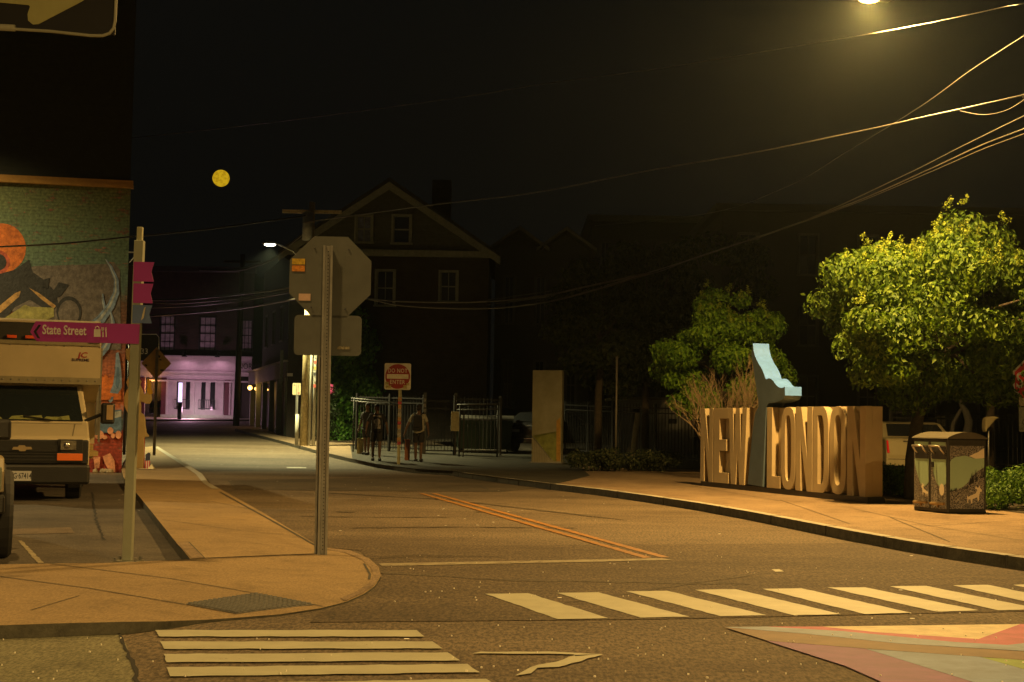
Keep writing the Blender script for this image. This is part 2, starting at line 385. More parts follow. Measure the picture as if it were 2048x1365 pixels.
gm = MB(); ys = [-60, 0, 20, 41, 60, 95, 160, 2500]; xs = [-1500, -60, 0, 60, 1500]
for y in ys:
    for x in xs: gm.v.append((x, y, TZ(y)))
for j in range(len(ys)-1):
    for i in range(len(xs)-1):
        a = j*len(xs)+i; gm.f.append([a, a+1, a+1+len(xs), a+len(xs)]); gm.mi.append(0)
g = gm.build('road', asphalt); g['kind'] = 'structure'

# car park surface, left
lot = gp([(-700, 1150), (-700, 955), (100, 946), (243, 952), (262, 975), (385, 1124), (386, 1140)])
sheet('car_park_ground', lot, .004, lot_asphalt)
# far bright stretch of road under the white lamp
sheet('far_road', gp([(318, 893), (640, 903), (760, 935), (905, 955), (960, 960), (455, 975), (418, 962), (405, 945)]) , .004, asphalt)
# left pavement (one slab), pale granite strip along the street
WK = .09
from mathutils.geometry import delaunay_2d_cdt
from mathutils.bvhtree import BVHTree
def slabh(name, outline, inner, m, side):
    P3 = [G(x, y, h) for x, y, h in outline+inner]; n = len(outline)
    vo, eo, fo, ov, _, _ = delaunay_2d_cdt([Vector((p.x, p.y)) for p in P3], [(i, (i+1) % n) for i in range(n)], [list(range(n))], 1, 1e-5)
    mb = MB()
    co = [(v.x, v.y, P3[o_[0]].z if o_ else TZ(v.y)+.05) for v, o_ in zip(vo, ov)]
    mb.add(co, [tuple(f_) for f_ in fo]); tree = BVHTree.FromPolygons([Vector(c_) for c_ in co], [tuple(f_) for f_ in fo])
    mb.m = 1
    for i in range(n):
        a, b = P3[i], P3[(i+1) % n]; mb.face([a, b, Vector((b.x, b.y, TZ(b.y)-.02)), Vector((a.x, a.y, TZ(a.y)-.02))])
    o = mb.build(name, [m, side]); o['kind'] = 'structure'; return o, tree
outl = [(262, 899, .1), (305, 893, .1), (316, 893, .1), (405, 948, .09), (418, 966, .08), (440, 978, .07), (520, 1022, .05), (640, 1094, .035), (700, 1101, .03), (738, 1117, .02), (757, 1134, .02),
        (762, 1152, .02), (750, 1172, .018), (728, 1188, .015), (692, 1204, .012), (640, 1217, .012), (560, 1229, .012), (470, 1236, .015), (410, 1240, .02), (330, 1243, .05), (250, 1244, .075), (120, 1247, .08), (0, 1251, .08), (-400, 1262, .08), (-900, 1275, .08),
        (-900, 1130, .1), (-300, 1128, .1), (0, 1129, .1), (220, 1126, .1), (381, 1119, .1), (348, 1080, .1), (300, 1020, .1), (266, 978, .1), (247, 955, .1), (243, 940, .1)]
innr = [(100, 1160, .1), (300, 1150, .1), (420, 1119, .095), (560, 1113, .08), (640, 1108, .06), (380, 1060, .1), (330, 985, .1), (290, 930, .1), (480, 1080, .09), (200, 1215, .09), (300, 1190, .09), (440, 1165, .07), (560, 1155, .05), (660, 1140, .035), (0, 1200, .095)]
_, LT = slabh('pavement', outl, innr, concrete, granite)
def SF(px, py, up=0.0):
    hit = LT.ray_cast(Vector((0, 0, CH)), ray(px, py).normalized())
    return (hit[0] if hit[0] else G(px, py, WK)) + Vector((0, 0, up))
left_walk = gp([(262, 899), (305, 893), (316, 893), (405, 948), (418, 966), (440, 978), (520, 1022), (640, 1094), (700, 1101), (738, 1117), (757, 1134),
                (762, 1152), (750, 1172), (728, 1188), (692, 1204), (640, 1217), (560, 1229), (470, 1236), (370, 1242), (250, 1244), (120, 1247), (0, 1251), (-400, 1262), (-900, 1275),
                (-900, 1130), (-300, 1128), (0, 1129), (220, 1126), (381, 1119), (348, 1080), (300, 1020), (266, 978), (247, 955), (243, 940)], WK)
def strip2(name, a, b, m):
    mb = MB(); A_ = [SF(x, y, .005) for x, y in a]; B_ = [SF(x, y, .005) for x, y in b]
    for i in range(len(A_)-1): mb.face([A_[i], A_[i+1], B_[i+1], B_[i]])
    o = mb.build(name, m); o['kind'] = 'structure'; return o
strip2('pavement_kerb_strip', [(315.5, 893.8), (360, 921), (404, 948.3), (417, 966.3), (438, 978)], [(307, 894), (350, 921.5), (392, 949), (405, 966), (424, 978)], granite_l)
strip2('pavement_kerb_strip', [(641, 1095.5), (699, 1102), (736, 1118), (755.5, 1135), (760.5, 1152), (748, 1171), (726, 1187), (690, 1203)],
      [(650, 1099.5), (692, 1107), (725, 1121), (742, 1137), (747, 1152), (737, 1168), (715, 1183), (680, 1198)], concrete_r)
# seams and grooves in the slab
seam = mat('pavement seam', (.05, .045, .035), .9)
def line_strip(name, pts, w, h, m, jit=0.0, surf=False):
    if surf:
        PX = []
        for (xa, ya), (xb, yb) in zip(pts[:-1], pts[1:]):
            for k in range(12): PX.append((xa+(xb-xa)*k/12, ya+(yb-ya)*k/12))
        pts = PX+[pts[-1]]
    P3 = [SF(x, y, .004) if surf else G(x, y, h) for x, y in pts]; out = []
    if jit:
        Q = []
        for a, b in zip(P3[:-1], P3[1:]):
            n = max(2, int((b-a).length/.12))
            for k in range(n): Q.append(a.lerp(b, k/n) + Vector((random.uniform(-jit, jit), random.uniform(-jit, jit), 0)))
        Q.append(P3[-1]); P3 = Q
    lt, rt = [], []
    for i, p in enumerate(P3):
        t = P3[min(i+1, len(P3)-1)] - P3[max(i-1, 0)]; t.z = 0; t.normalize(); n = Vector((-t.y, t.x, 0))
        ww = w*(1 if not jit else random.uniform(.4, 1.4))
        lt.append(p + n*ww/2); rt.append(p - n*ww/2)
    mb = MB()
    for i in range(len(P3)-1): mb.face([lt[i], lt[i+1], rt[i+1], rt[i]])
    o = mb.build(name, m); o['kind'] = 'structure'; return o
for pts, w in (([(412, 1117), (640, 1108)], .035), ([(100, 1128), (340, 1158), (570, 1198), (645, 1214)], .015), ([(0, 1154), (180, 1178), (370, 1210)], .015),
               ([(440, 985), (540, 1040), (640, 1097)], .03), ([(352, 1086), (377, 1085), (409, 1118)], .02), ([(60, 1222), (160, 1192)], .008),
               ([(280, 985), (420, 1003), (520, 1023)], .012), ([(325, 1040), (480, 1062), (600, 1074)], .012), ([(728, 1128), (740, 1150), (738, 1160)], .02)):
    line_strip('pavement_seam', pts, w, WK+.004, seam, surf=True)
sheet('meter_box_cover', gp([(352, 1087), (377, 1086), (408, 1117), (383, 1118)], .1), .105, concrete_r)
# tactile plate with domes
tp = [SF(x, y) for x, y in ((372, 1210), (512, 1189), (628, 1211), (472, 1229))]; tp_mid = SF(500, 1209)
t = thing('tactile_plate', 'grey tactile paving plate with rows of domes at the rounded pavement corner', 'tactile plate', (tp[0]+tp[2])/2)
o = MB().extr([toloc(t, p)+Vector((0, 0, .002)) for p in tp], (0, 0, .006)).build('plate', mat('tactile plate paint', (.17, .165, .15), .7, var=.25), t)
mb = MB(); n1, n2 = 15, 12
for i in range(n1):
    for j in range(n2):
        u, v = (i+.5)/n1, (j+.5)/n2
        p = (tp[0]*(1-u)+tp[1]*u)*(1-v) + (tp[3]*(1-u)+tp[2]*u)*v
        q = toloc(t, p)+Vector((0, 0, .004)); mb.tube([q+Vector((0, 0, .007)), q+Vector((0, 0, .014))], [.02, .013], 6)
d = mb.build('dome', mat('tactile dome paint', (.10, .10, .095), .6), t); d['kind'] = 'stuff'

# right pavement
RK = .12
right_walk = gp([(470, 858), (500, 866), (575, 885), (640, 903), (700, 917), (760, 929), (830, 938), (905, 942), (925, 946), (1010, 957), (1110, 969), (1200, 979), (1290, 991), (1400, 1007), (1500, 1024), (1600, 1043), (1700, 1062), (1800, 1080), (1900, 1096),
                 (2048, 1117), (2300, 1150), (3000, 1230), (3300, 1100), (2600, 1010), (2048, 975), (1830, 960), (1400, 925), (1100, 905), (900, 895), (760, 888), (640, 884), (560, 872), (500, 858)], RK)
sheet('right_pavement', right_walk, RK, concrete_r, RK+.002, granite)
kerb = right_walk[6:21]
ktop = MB()
for a, b in zip(kerb[:-1], kerb[1:]):
    t_ = (b-a).normalized(); n = Vector((-t_.y, t_.x, 0)); 
    if n.x < 0: n = -n
for i in range(len(kerb)-1):
    a, b = kerb[i], kerb[i+1]
    na = Vector((.15*(-.0)+.13, .06, 0)); 
    ktop.face([a+Vector((0, 0, .004)), b+Vector((0, 0, .004)), b+na+Vector((0, 0, .004)), a+na+Vector((0, 0, .004))])
k_ = ktop.build('right_kerb_top', granite_l); k_['kind'] = 'structure'
jn = MB()
for i in range(len(kerb)-1):
    a, b = kerb[i], kerb[i+1]; L9 = (b-a).length; t9 = (b-a)/L9; d9 = .9
    while d9 < L9:
        q = a+t9*d9; jn.box((q.x+.06, q.y+.03, q.z-.054), (.155, .012, .122), math.atan2(t9.y, t9.x)+math.pi/2); d9 += 1.9
j9 = jn.build('kerb_joint', seam); j9['kind'] = 'structure'
# worn driveway apron shading comes from a different material only
sheet('planting_ground', gp([(1100, 912), (1240, 934), (1400, 948), (1600, 962), (1780, 990), (1830, 1003), (1905, 1012), (1990, 1020), (2048, 1028), (2500, 1060), (3200, 1000), (3000, 880), (1500, 873), (1000, 872), (860, 880), (1000, 905)], RK), RK+.008, mulch)
sheet('park_path', gp([(1230, 935), (1400, 941), (1560, 952), (1560, 960), (1400, 949), (1240, 943)], RK), RK+.012, concrete)
for pts in ([(1700, 1016), (1860, 1052), (2048, 1082)], [(1560, 1000), (1700, 1048)], [(1860, 1052), (2048, 1040)], [(1250, 955), (1400, 975), (1560, 1002)], [(1780, 1035), (1900, 1084)]):
    line_strip('pavement_seam', pts, .015, RK+.004, seam)
# far street corner pavement by the pink building
sheet('far_pavement', gp([(200, 842.5), (505, 842.5), (640, 846), (640, 841), (505, 838.5), (200, 838.5)]), .10, granite_l, .1, granite)

# gutter slab lower left, cracks, patches
sheet('gutter_slab', gp([(-900, 1290), (-900, 1700), (290, 1700), (276, 1365), (266, 1330), (252, 1290), (235, 1262), (120, 1258), (0, 1266)]), .004, gutter)
crack = mat('crack filler', (.012, .011, .010), .95)
for pts, w in (([(235, 1262), (252, 1290), (266, 1330), (276, 1365), (292, 1500)], .022), ([(185, 985), (192, 1040), (206, 1075), (210, 1080)], .03),
               ([(880, 1100), (1340, 1092)], .012), ([(0, 1268), (130, 1262), (330, 1247)], .03)):
    line_strip('road_crack', pts, w, .008, crack, .012)
line_strip('road_crack', [(655, 978), (800, 968), (960, 972), (975, 979)], .05, .008, mat('tar seal', (.03, .028, .026), .8), .02)
line_strip('road_crack', [(1000, 988), (1300, 1002)], .03, .008, MATS['tar seal'], .02)
line_strip('road_crack', [(330, 912), (352, 912)], .10, .012, MATS['tar seal'])
sheet('road_patch', gp([(455, 962), (1060, 950), (1110, 973), (1000, 985), (470, 980)]), .006, ground_mat('road patch', (.055, .044, .03), (.09, .07, .045), speck=.1, vs=.6, grain=100))
sheet('road_patch', gp([(640, 1095), (2100, 1084), (2600, 1210), (2048, 1224), (1300, 1240), (620, 1246), (640, 1222), (700, 1206), (750, 1180), (766, 1150), (720, 1102)]), .004, ground_mat('newer asphalt', (.064, .046, .028), (.100, .073, .045), speck=.08, vs=.6, stretch=(.6, 1.5, 1), grain=38, gb=.6))

sheet('shaded_pavement', gp([(705, 918), (760, 929.5), (830, 938.5), (905, 942.5), (925, 946.5), (1010, 957.5), (1110, 969.3), (1180, 952), (1150, 915), (1000, 903), (900, 893), (700, 890)], RK), RK+.004, ground_mat('tree-shaded pavement', (.022, .020, .014), (.04, .036, .024), vs=1.5, grain=40, gb=.5))  # tree shade painted as a darker sheet over the pavement
sc_ = MB(); rs = random.Random(5)
for k in range(190):
    px = rs.uniform(0, 2048); py = rs.uniform(1100, 1365); p = G(px, py, .009)
    if py < 1270 and px < 770: continue
    s_ = rs.uniform(.003, .0075); a_ = rs.uniform(0, 3); sc_.box((p.x, p.y, .011), (s_, s_*1.6, .008), a_)
o = sc_.build('grit', mat('pale grit', (.9, .85, .7), .6)); o['kind'] = 'stuff'; o['label'] = 'pale grit and broken glass scattered over the crossing'
wearm = ground_mat('tyre wear', (.060, .046, .030), (.085, .066, .043), vs=2, grain=38, gb=.5)
for pts, w in (([(675, 1023), (710, 1024)], .22), ([(600, 1032), (760, 1035), (900, 1034)], .07), ([(700, 1056), (900, 1054), (1150, 1056)], .09), ([(950, 1024), (1010, 1025)], .12),
               ([(1100, 1210), (1500, 1150)], .05), ([(640, 985), (900, 1000), (1250, 1040)], .12), ([(700, 1140), (1000, 1160), (1500, 1168)], .14)):
    line_strip('tyre_mark', pts, w, .0065, wearm, .03)
# painted markings
re_ = random.Random(9)
def mark(name, pts, m=paint_w, h=.008):
    q = gp(pts); out = []
    for a, b in zip(q, q[1:]+q[:1]):
        n = max(1, int((b-a).length/.09)); out.append(a)
        for k in range(1, n): out.append(a.lerp(b, k/n)+Vector((re_.uniform(-.006, .006), re_.uniform(-.012, .012), 0)))
    return sheet(name, out, h, m)
for q in ([(310, 1263), (833, 1263), (849, 1276), (318, 1276)], [(320, 1286), (865, 1286), (885, 1300), (328, 1301)], [(327, 1311), (895, 1308), (920, 1324), (333, 1328)],
          [(333, 1338), (935, 1331), (960, 1348), (340, 1356)], [(342, 1372), (972, 1361), (1002, 1378), (346, 1394)]):
    mark('crosswalk_bar', q)
for q in ([(970, 1190), (1056, 1189), (1217, 1239), (1116, 1241)], [(1112, 1188), (1197, 1187), (1379, 1236), (1281, 1238)], [(1252, 1185), (1334, 1184), (1533, 1233), (1441, 1235)],
          [(1390, 1182), (1472, 1181), (1682, 1231), (1587, 1233)], [(1525, 1180), (1603, 1179), (1822, 1228), (1730, 1231)], [(1654, 1177), (1730, 1177), (1957, 1223), (1873, 1226)],
          [(1780, 1175), (1853, 1174), (2083, 1221), (1996, 1223)], [(1906, 1173), (1976, 1172), (2200, 1218), (2115, 1220)], [(2026, 1172), (2096, 1170), (2320, 1214), (2240, 1217)]):
    mark('crosswalk_bar', q)
mark('stop_line', [(757, 1129), (1322, 1118.5), (1346, 1122), (764, 1134.5)], paint_worn)
mark('centre_line', [(862, 988), (872, 988), (1338, 1116), (1322, 1117)], paint_y)
mark('centre_line', [(838, 988), (848, 988), (1303, 1117), (1287, 1118)], paint_y)
mark('road_marking', [(1543, 1141), (1558, 1140.5), (1568, 1145), (1551, 1145.5)])
mark('road_marking', [(573, 935), (612, 935.5), (613, 937.5), (574, 937)])
mark('road_marking', [(944, 1310), (962, 1306.5), (1100, 1306), (1206, 1311.5), (1150, 1315.5), (1148, 1312), (1100, 1310.5)])
mark('road_marking', [(1206, 1311.7), (1130, 1334), (1118, 1337), (1075, 1339), (1062, 1350), (1030, 1354.5), (1048, 1345), (1075, 1333), (1112, 1327), (1150, 1313)], paint_w)
mark('parking_line', [(36, 1083), (44, 1083), (88, 1128), (76, 1129)], paint_worn, .008)
mark('parking_line', [(0, 1060), (140, 1056), (150, 1068), (40, 1070), (0, 1075)], ground_mat('lot stain', (.10, .075, .05), (.13, .10, .07), vs=2), .008)
# painted street art in the crossing
art = [((.74, .62, .40), [(1645, 1256), (2040, 1251), (1957, 1281), (1752, 1267)]),
       ((.48, .09, .18), [(1533, 1256), (1645, 1256), (1752, 1267), (1957, 1281), (2040, 1251), (2200, 1250), (2130, 1280), (2015, 1293), (1909, 1287), (1684, 1265)]),
       ((.24, .32, .46), [(1449, 1257), (1533, 1256), (1684, 1265), (1909, 1287), (2015, 1293), (2130, 1280), (2300, 1300), (2048, 1305), (1797, 1290), (1617, 1271)]),
       ((.17, .10, .06), [(1449, 1257.5), (1617, 1271.5), (1797, 1290.5), (2048, 1306), (2300, 1312), (2300, 1330), (2048, 1323), (1730, 1300), (1533, 1284), (1483, 1268)]),
       ((.17, .045, .22), [(1483, 1268.5), (1533, 1284.5), (1730, 1300.5), (1937, 1365), (2000, 1390), (1800, 1390), (1758, 1365), (1690, 1335)]),
       ((.16, .25, .42), [(1732, 1300.8), (1960, 1317), (2048, 1342), (2200, 1380), (2100, 1400), (1990, 1385), (1939, 1365)]),
       ((.20, .33, .05), [(1962, 1317.5), (2048, 1323.5), (2300, 1336), (2300, 1380), (2202, 1379), (2050, 1342)])]
mb = MB(); am = []
for i, (c, q) in enumerate(art):
    mb.m = i; am.append(mat('street art paint %d' % i, c, .7, var=.3, vs=5, bump=.2, bs=120, detail=12)); mb.face([p+Vector((0, 0, .008)) for p in gp(q)])
o = mb.build('street_painting', am); o['kind'] = 'structure'

# ------------------------------------------------------------------ moon
mp = P(442, 357, 1500)
mo = MB().ball(mp, 34/F*1500/2, 40, 24).build('moon', emit('moon glow', (.66, .42, .03), .9), smooth=True)
nt = MATS['moon glow'].node_tree; tc = nd(nt, 'ShaderNodeTexCoord'); no = nd(nt, 'ShaderNodeTexNoise'); no.inputs['Scale'].default_value = .28; no.inputs['Detail'].default_value = 5
cr = nd(nt, 'ShaderNodeValToRGB'); cr.color_ramp.elements[0].position = .4; cr.color_ramp.elements[1].position = .55
cr.color_ramp.elements[0].color = (.44, .25, .006, 1); cr.color_ramp.elements[1].color = (.62, .38, .010, 1)
nt.links.new(tc.outputs['Object'], no.inputs['Vector']); nt.links.new(no.outputs['Fac'], cr.inputs[0]); nt.links.new(cr.outputs[0], nt.nodes['Principled BSDF'].inputs['Emission Color'])
nt.nodes['Principled BSDF'].inputs['Base Color'].default_value = (0, 0, 0, 1)
tag(mo, 'full yellow moon low in the black sky', 'moon')

# ------------------------------------------------------------------ street lamps
WARM = (1.0, .58, .16); WARM2 = (1.0, .61, .19); COOL = (1.0, .88, .40)
def cobra_lamp(label, head, foot, power, col, spot=150, em=8, size=.12, aim=None, blend=.35, group=None):
    head, foot = Vector(head), Vector(foot)
    t = thing('street_lamp', label, 'street lamp', foot, 0, group)
    h = toloc(t, head); d = Vector((h.x, h.y, 0)); L = d.length; d.normalize(); top = h.z+.35
    MB().tube([(0, 0, 0), (0, 0, top*.5), (0, 0, top)], [.11, .09, .065], 12).build('pole', galv, t, True)
    MB().tube([(0, 0, top-.4), d*L*.35+Vector((0, 0, top+.1)), d*L*.7+Vector((0, 0, h.z+.25)), d*(L-.3)+Vector((0, 0, h.z+.12))], .035, 8).build('arm', galv, t, True)
    a = math.atan2(d.y, d.x)
    MB().box(h+Vector((0, 0, .10)), (.75, .30, .12), a, taper=.75).build('lamp_housing', galv_d, t, bevel=.02)
    MB().ball(h+Vector((0, 0, .04)), (.17, .12, .07), 14, 8).build('lamp_lens', emit('lens %s' % str(col), col, em), t, True)
    light('lamp_light', 'SPOT', h-Vector((0, 0, .08)), power, col, t, size, spot, aim=None, blend=blend)
    return t
MAIN = P(1738, 3, 21.5)
cobra_lamp('amber street lamp glowing at the top edge above the leafy tree', MAIN, (MAIN.x+3.6, MAIN.y+.6, RK), 9000, WARM, 168, 8, .15, blend=.3)
cobra_lamp('amber street lamp on the right behind the viewpoint', (12, -22, 12.5), (15.5, -22.5, RK), 60000, WARM2, 160, 14, .15, blend=.3)
cobra_lamp('amber street lamp on the left reaching over the pavement out of view', (-5, 11.5, 10.5), (-10.5, 12, RK), 3000, WARM2, 112, 14, .15, blend=.35)
cobra_lamp('amber street lamp over the car park out of view', (-16.5, 28.5, 10), (-20, 27, RK), 7000, (1.0, .74, .32), 146, 14, .15, blend=.55)

# ------------------------------------------------------------------ utility pole with the white lamp
up = B(607, 52.5, RK); LH = P(540, 491, 51.2)
t = thing('utility_pole', 'pale wooden utility pole with conduits and a white street lamp beside the ivy', 'utility pole', up)
ptop = P(612, 405, 52.5).z - up.z
lean = .10
MB().tube([(0, 0, 0), (lean*.5, 0, ptop*.5), (lean, 0, ptop)], [.155, .14, .11], 12).build('pole', wood, t, True)
for dx, r_ in ((.22, .05), (.37, .065)):
    MB().tube([(dx, -.12, 0), (dx+.03, -.12, 5.2)], r_, 8).build('conduit', mat('conduit grey', (.42, .42, .36), .5), t, True)
MB().tube([(-.24, -.1, 0), (-.24, -.1, 1.15)], .07, 10).build('guard_post', MATS['conduit grey'], t, True)
h = toloc(t, LH)
MB().tube([(0, 0, h.z-.7), (h.x*.4, h.y*.4, h.z-.1), (h.x*.85, h.y*.85, h.z+.1)], .035, 8).build('lamp_arm', galv, t, True)
MB().box(h+Vector((0, 0, .09)), (.6, .28, .10), math.atan2(h.y, h.x), taper=.8).build('lamp_housing', galv_d, t, bevel=.02)
MB().ball(h+Vector((0, 0, .02)), (.21, .12, .06), 14, 8).build('lamp_lens', emit('white lens', (1, .96, .72), 9), t, True)
light('lamp_light', 'SPOT', h-Vector((0, 0, .08)), 10000, COOL, t, .1, 136, blend=.45)
q = toloc(t, P(612, 456, 52.5))
MB().tube([(q.x+.1, -.3, q.z-.5), (q.x+.1, -.3, q.z+.5)], .19, 14).tube([(q.x+.1, -.3, q.z+.5), (q.x+.1, -.3, q.z+.55)], [.21, .12], 14).build('transformer', mat('transformer grey', (.30, .31, .28), .5), t, True)
MB().box((lean, 0, ptop-.35), (2.2, .1, .12)).build('crossarm', wood, t)
for k in range(8):
    z = 2.2+k*.22; MB().box((.38, -.19, z), (.09, .01, .12)).build('sticker', mat('sticker %d' % (k % 4), [(.5, .1, .08), (.4, .4, .35), (.05, .05, .06), (.5, .4, .1)][k % 4], .6), t)

# ------------------------------------------------------------------ overhead wires
wiref = mat('faint wire sheath', (.07, .065, .055), .6); wirem = mat('wire sheath', (.095, .082, .066), .4, .3, var=.5, vs=1.2); wired = mat('dark wire sheath', (.03, .03, .03), .6)
WP = Vector((9.6, 16.2, 0))
rp_ = thing('utility_pole', 'tall utility pole carrying the wires beyond the right edge of view', 'utility pole', (WP.x, WP.y, RK))
MB().tube([(0, 0, 0), (0, 0, 5), (0, 0, 10.4)], [.16, .14, .12], 12).build('pole', wood, rp_, True)
MB().box((0, 0, 9.6), (.1, 1.8, .12)).build('crossarm', wood, rp_)
def wire(label, pts, r=.012, m=None, group='overhead wires'):
    Q = [P(*p) for p in pts]; out = []
    if pts[-1][0] >= 2100: Q.append(Vector((WP.x, WP.y, Q[-1].z*.6+.4*9.0)))
    for i in range(len(Q)-1):
        p0 = Q[max(i-1, 0)]; p1 = Q[i]; p2 = Q[i+1]; p3 = Q[min(i+2, len(Q)-1)]
        for k in range(8):
            s = k/8; out.append(.5*((2*p1)+(p2-p0)*s+(2*p0-5*p1+4*p2-p3)*s*s+(3*p1-p0-3*p2+p3)*s**3))
    out.append(Q[-1]); o = MB().tube(out, [r*max(1, p.y/22) for p in out], 6).build('wire', m or wirem, None, True)
    tag(o, label, 'wire', group); return o
wire('topmost wire crossing just under the amber lamp glare', [(-250, 330, 78), (400, 262, 60), (850, 205, 44), (1090, 168, 38), (1300, 140, 32), (1500, 108, 27), (1700, 75, 23), (1850, 48, 20), (2000, 16, 18), (2120, -15, 17)], .006)
wire('long reddish wire from the attic gable up to the right edge', [(610, 445, 52), (850, 412, 42), (1060, 387, 36), (1300, 341, 30), (1500, 307, 26), (1700, 267, 22), (1850, 234, 20), (2048, 190, 18), (2200, 150, 17)], .009)
wire('steep faint wire climbing to the right edge below the lamp', [(1190, 452, 73), (1400, 430, 48), (1560, 380, 34), (1700, 300, 28), (1840, 214, 24), (1940, 142, 21), (2048, 72, 19), (2120, 25, 18)], .006, wiref)
wire('upper of the wires sagging behind the leafy tree top', [(976, 600, 62.9), (1250, 560, 44), (1400, 512, 36), (1600, 445, 30), (1800, 355, 26), (1930, 290, 23), (2048, 232, 20), (2150, 180, 19)], .007, wiref)
wire('thick wire above the leafy tree running down to the left', [(976, 610, 62.9), (1150, 585, 46), (1300, 545, 38), (1500, 480, 33), (1700, 408, 28), (1850, 343, 24), (1960, 292, 21), (2048, 258, 19), (2150, 215, 18)], .008)
wire('lowest wire just above the leafy tree', [(1500, 482, 33.2), (1700, 411, 28.2), (1850, 349, 24.2), (1960, 301, 21.2), (2048, 268, 19.2), (2150, 228, 18.2)], .005)
wire('short drooping wire with a clip at the right edge', [(1920, 222, 21), (1965, 230, 20.6), (2010, 222, 20.3), (2048, 200, 20), (2100, 160, 19)], .005, wiref)
wire('dark wire sagging in front of the painted wall', [(-150, 500, 20), (0, 494, 24), (130, 487, 28), (262, 474, 32), (420, 458, 40), (610, 432, 52)], .014, wired)
for i, (pts, lb) in enumerate((([(250, 598, 80), (350, 600, 74), (450, 592, 66), (530, 583, 59), (603, 572, 52.3)], 'highest of the bright wires running left from the utility pole'),
            ([(250, 603, 80), (350, 607, 74), (450, 600, 66), (530, 590, 59), (603, 578, 52.3)], 'second of the bright wires running left from the utility pole'),
            ([(250, 616, 80), (350, 614, 74), (450, 606, 66), (530, 594, 59), (603, 581, 52.3)], 'third of the bright wires running left from the utility pole'),
            ([(300, 632, 80), (400, 625, 72), (480, 617, 64), (550, 606, 57), (603, 596, 52.3)], 'lowest of the bright wires running left from the utility pole'),
            ([(615, 575, 52.3), (735, 597, 48), (830, 604, 45), (960, 604, 42), (1080, 593, 40), (1180, 572, 38.5), (1300, 546, 38)], 'highest of the wires sagging right from the stop sign'),
            ([(615, 578, 52.3), (735, 598, 48), (800, 611, 46), (900, 617, 43.5), (1000, 616, 41.5), (1100, 603, 39.5), (1190, 580, 38.5), (1300, 547, 38)], 'lower of the wires sagging right from the stop sign'))):
    wire(lb, pts, .016 if i in (0, 3) else .012)
wire('slack wire dropping left from the white street lamp', [(400, 540, 70), (470, 541, 64), (510, 532, 60), (545, 519, 56), (580, 490, 53), (604, 470, 52.3)], .02, wired)

# ------------------------------------------------------------------ painted brick building, left
C0 = G(243, 946, 0); rz = R(11)
nrm = Vector((math.sin(rz), -math.cos(rz), 0)); XU = Vector((math.cos(rz), math.sin(rz), 0))
t = thing('mural_building', 'brick building with a green and red painted sea mural on its end wall', 'building', C0, rz)
zc = toloc(t, PL(262, 378, C0, nrm)).z
mural = brick('mural paint on brick', (.30, .12, .08), (.22, .09, .06), (.16, .14, .12),
    [(0, (.26, .03, .02)), (.9, (.32, .05, .025)), (1.05, (.10, .16, .26)), (1.35, (.16, .24, .32)), (1.6, (.42, .11, .035)), (2.4, (.36, .11, .05)), (3.0, (.17, .055, .03)), (4.1, (.11, .055, .03)), (4.5, (.08, .13, .105)), (5.6, (.12, .18, .105)), (7.0, (.19, .22, .09))], bumpv=.45)
wl = MB(); wl.extr([(-16, 0, 0), (0, 0, 0), (-1.6, 14, 0), (-17.6, 14, 0)], (0, 0, zc)); wl.build('wall', mural, t)
MB().bb(-16.1, .06, -.13, .1, zc+.002, zc+.08).bb(-16.1, .05, -.07, .1, zc+.082, zc+.19).build('cornice', mat('ochre cornice', (.55, .30, .07), .6), t)
up_ = MB(); up_.extr([(-16, .06, zc+.19), (-.02, .06, zc+.19), (-1.6, 14, zc+.19), (-17.6, 14, zc+.19)], (0, 0, 4.6)); up_.build('upper_wall', siding('dark siding', (.028, .032, .022)), t)
mats = [mat('mural %s' % n, c, .8, var=.6, vs=7, bump=.6, bs=18, detail=12) for n, c in
        (('orange', (.50, .13, .02)), ('black', (.022, .022, .022)), ('tan', (.38, .22, .07)), ('tentacle', (.15, .21, .30)), ('tentacle light', (.32, .34, .33)), ('pink', (.62, .28, .16)), ('moss', (.26, .24, .07)), ('grey', (.12, .10, .085)), ('blue', (.08, .14, .22)), ('red', (.36, .07, .03)))]
mb = MB(); lay = [0]
def paintpoly(i, pts):
    mb.m = i; lay[0] += 1; k = .002+.0016*lay[0]
    q = [toloc(t, PL(x, y, C0, nrm)) for x, y in pts]; q = [Vector((a.x, -k, a.z)) for a in q]; mb.extr(q, (0, k-.0005, 0))
def disc(cx, cy, rx, ry, a0=0, a1=360, n=24): return [(cx+rx*math.cos(R(a0+(a1-a0)*i/n)), cy+ry*math.sin(R(a0+(a1-a0)*i/n))) for i in range(n)]
def ribbon(path, ws):
    L_, R_ = [], []
    for i, (x, y) in enumerate(path):
        x0, y0 = path[max(i-1, 0)]; x1, y1 = path[min(i+1, len(path)-1)]; d = math.hypot(x1-x0, y1-y0); nx, ny = -(y1-y0)/d, (x1-x0)/d
        L_.append((x+nx*ws[i], y+ny*ws[i])); R_.append((x-nx*ws[i], y-ny*ws[i]))
    return L_+R_[::-1]
paintpoly(0, disc(2, 497, 50, 50)); paintpoly(9, disc(-4, 525, 24, 24)); paintpoly(1, disc(-4, 525, 17, 17))
paintpoly(7, [(50, 545), (66, 533), (160, 530), (230, 528), (240, 540), (242, 700), (160, 700), (20, 620), (20, 560)])
paintpoly(1, [(0, 548), (30, 540), (58, 520), (66, 545), (88, 560), (112, 585), (118, 612), (100, 625), (60, 600), (30, 615), (0, 650), (-30, 650), (-30, 560)])
paintpoly(2, [(-20, 628), (30, 587), (42, 582), (38, 594), (6, 622), (-20, 645)]); paintpoly(2, [(58, 576), (80, 588), (112, 612), (108, 618), (84, 600)])
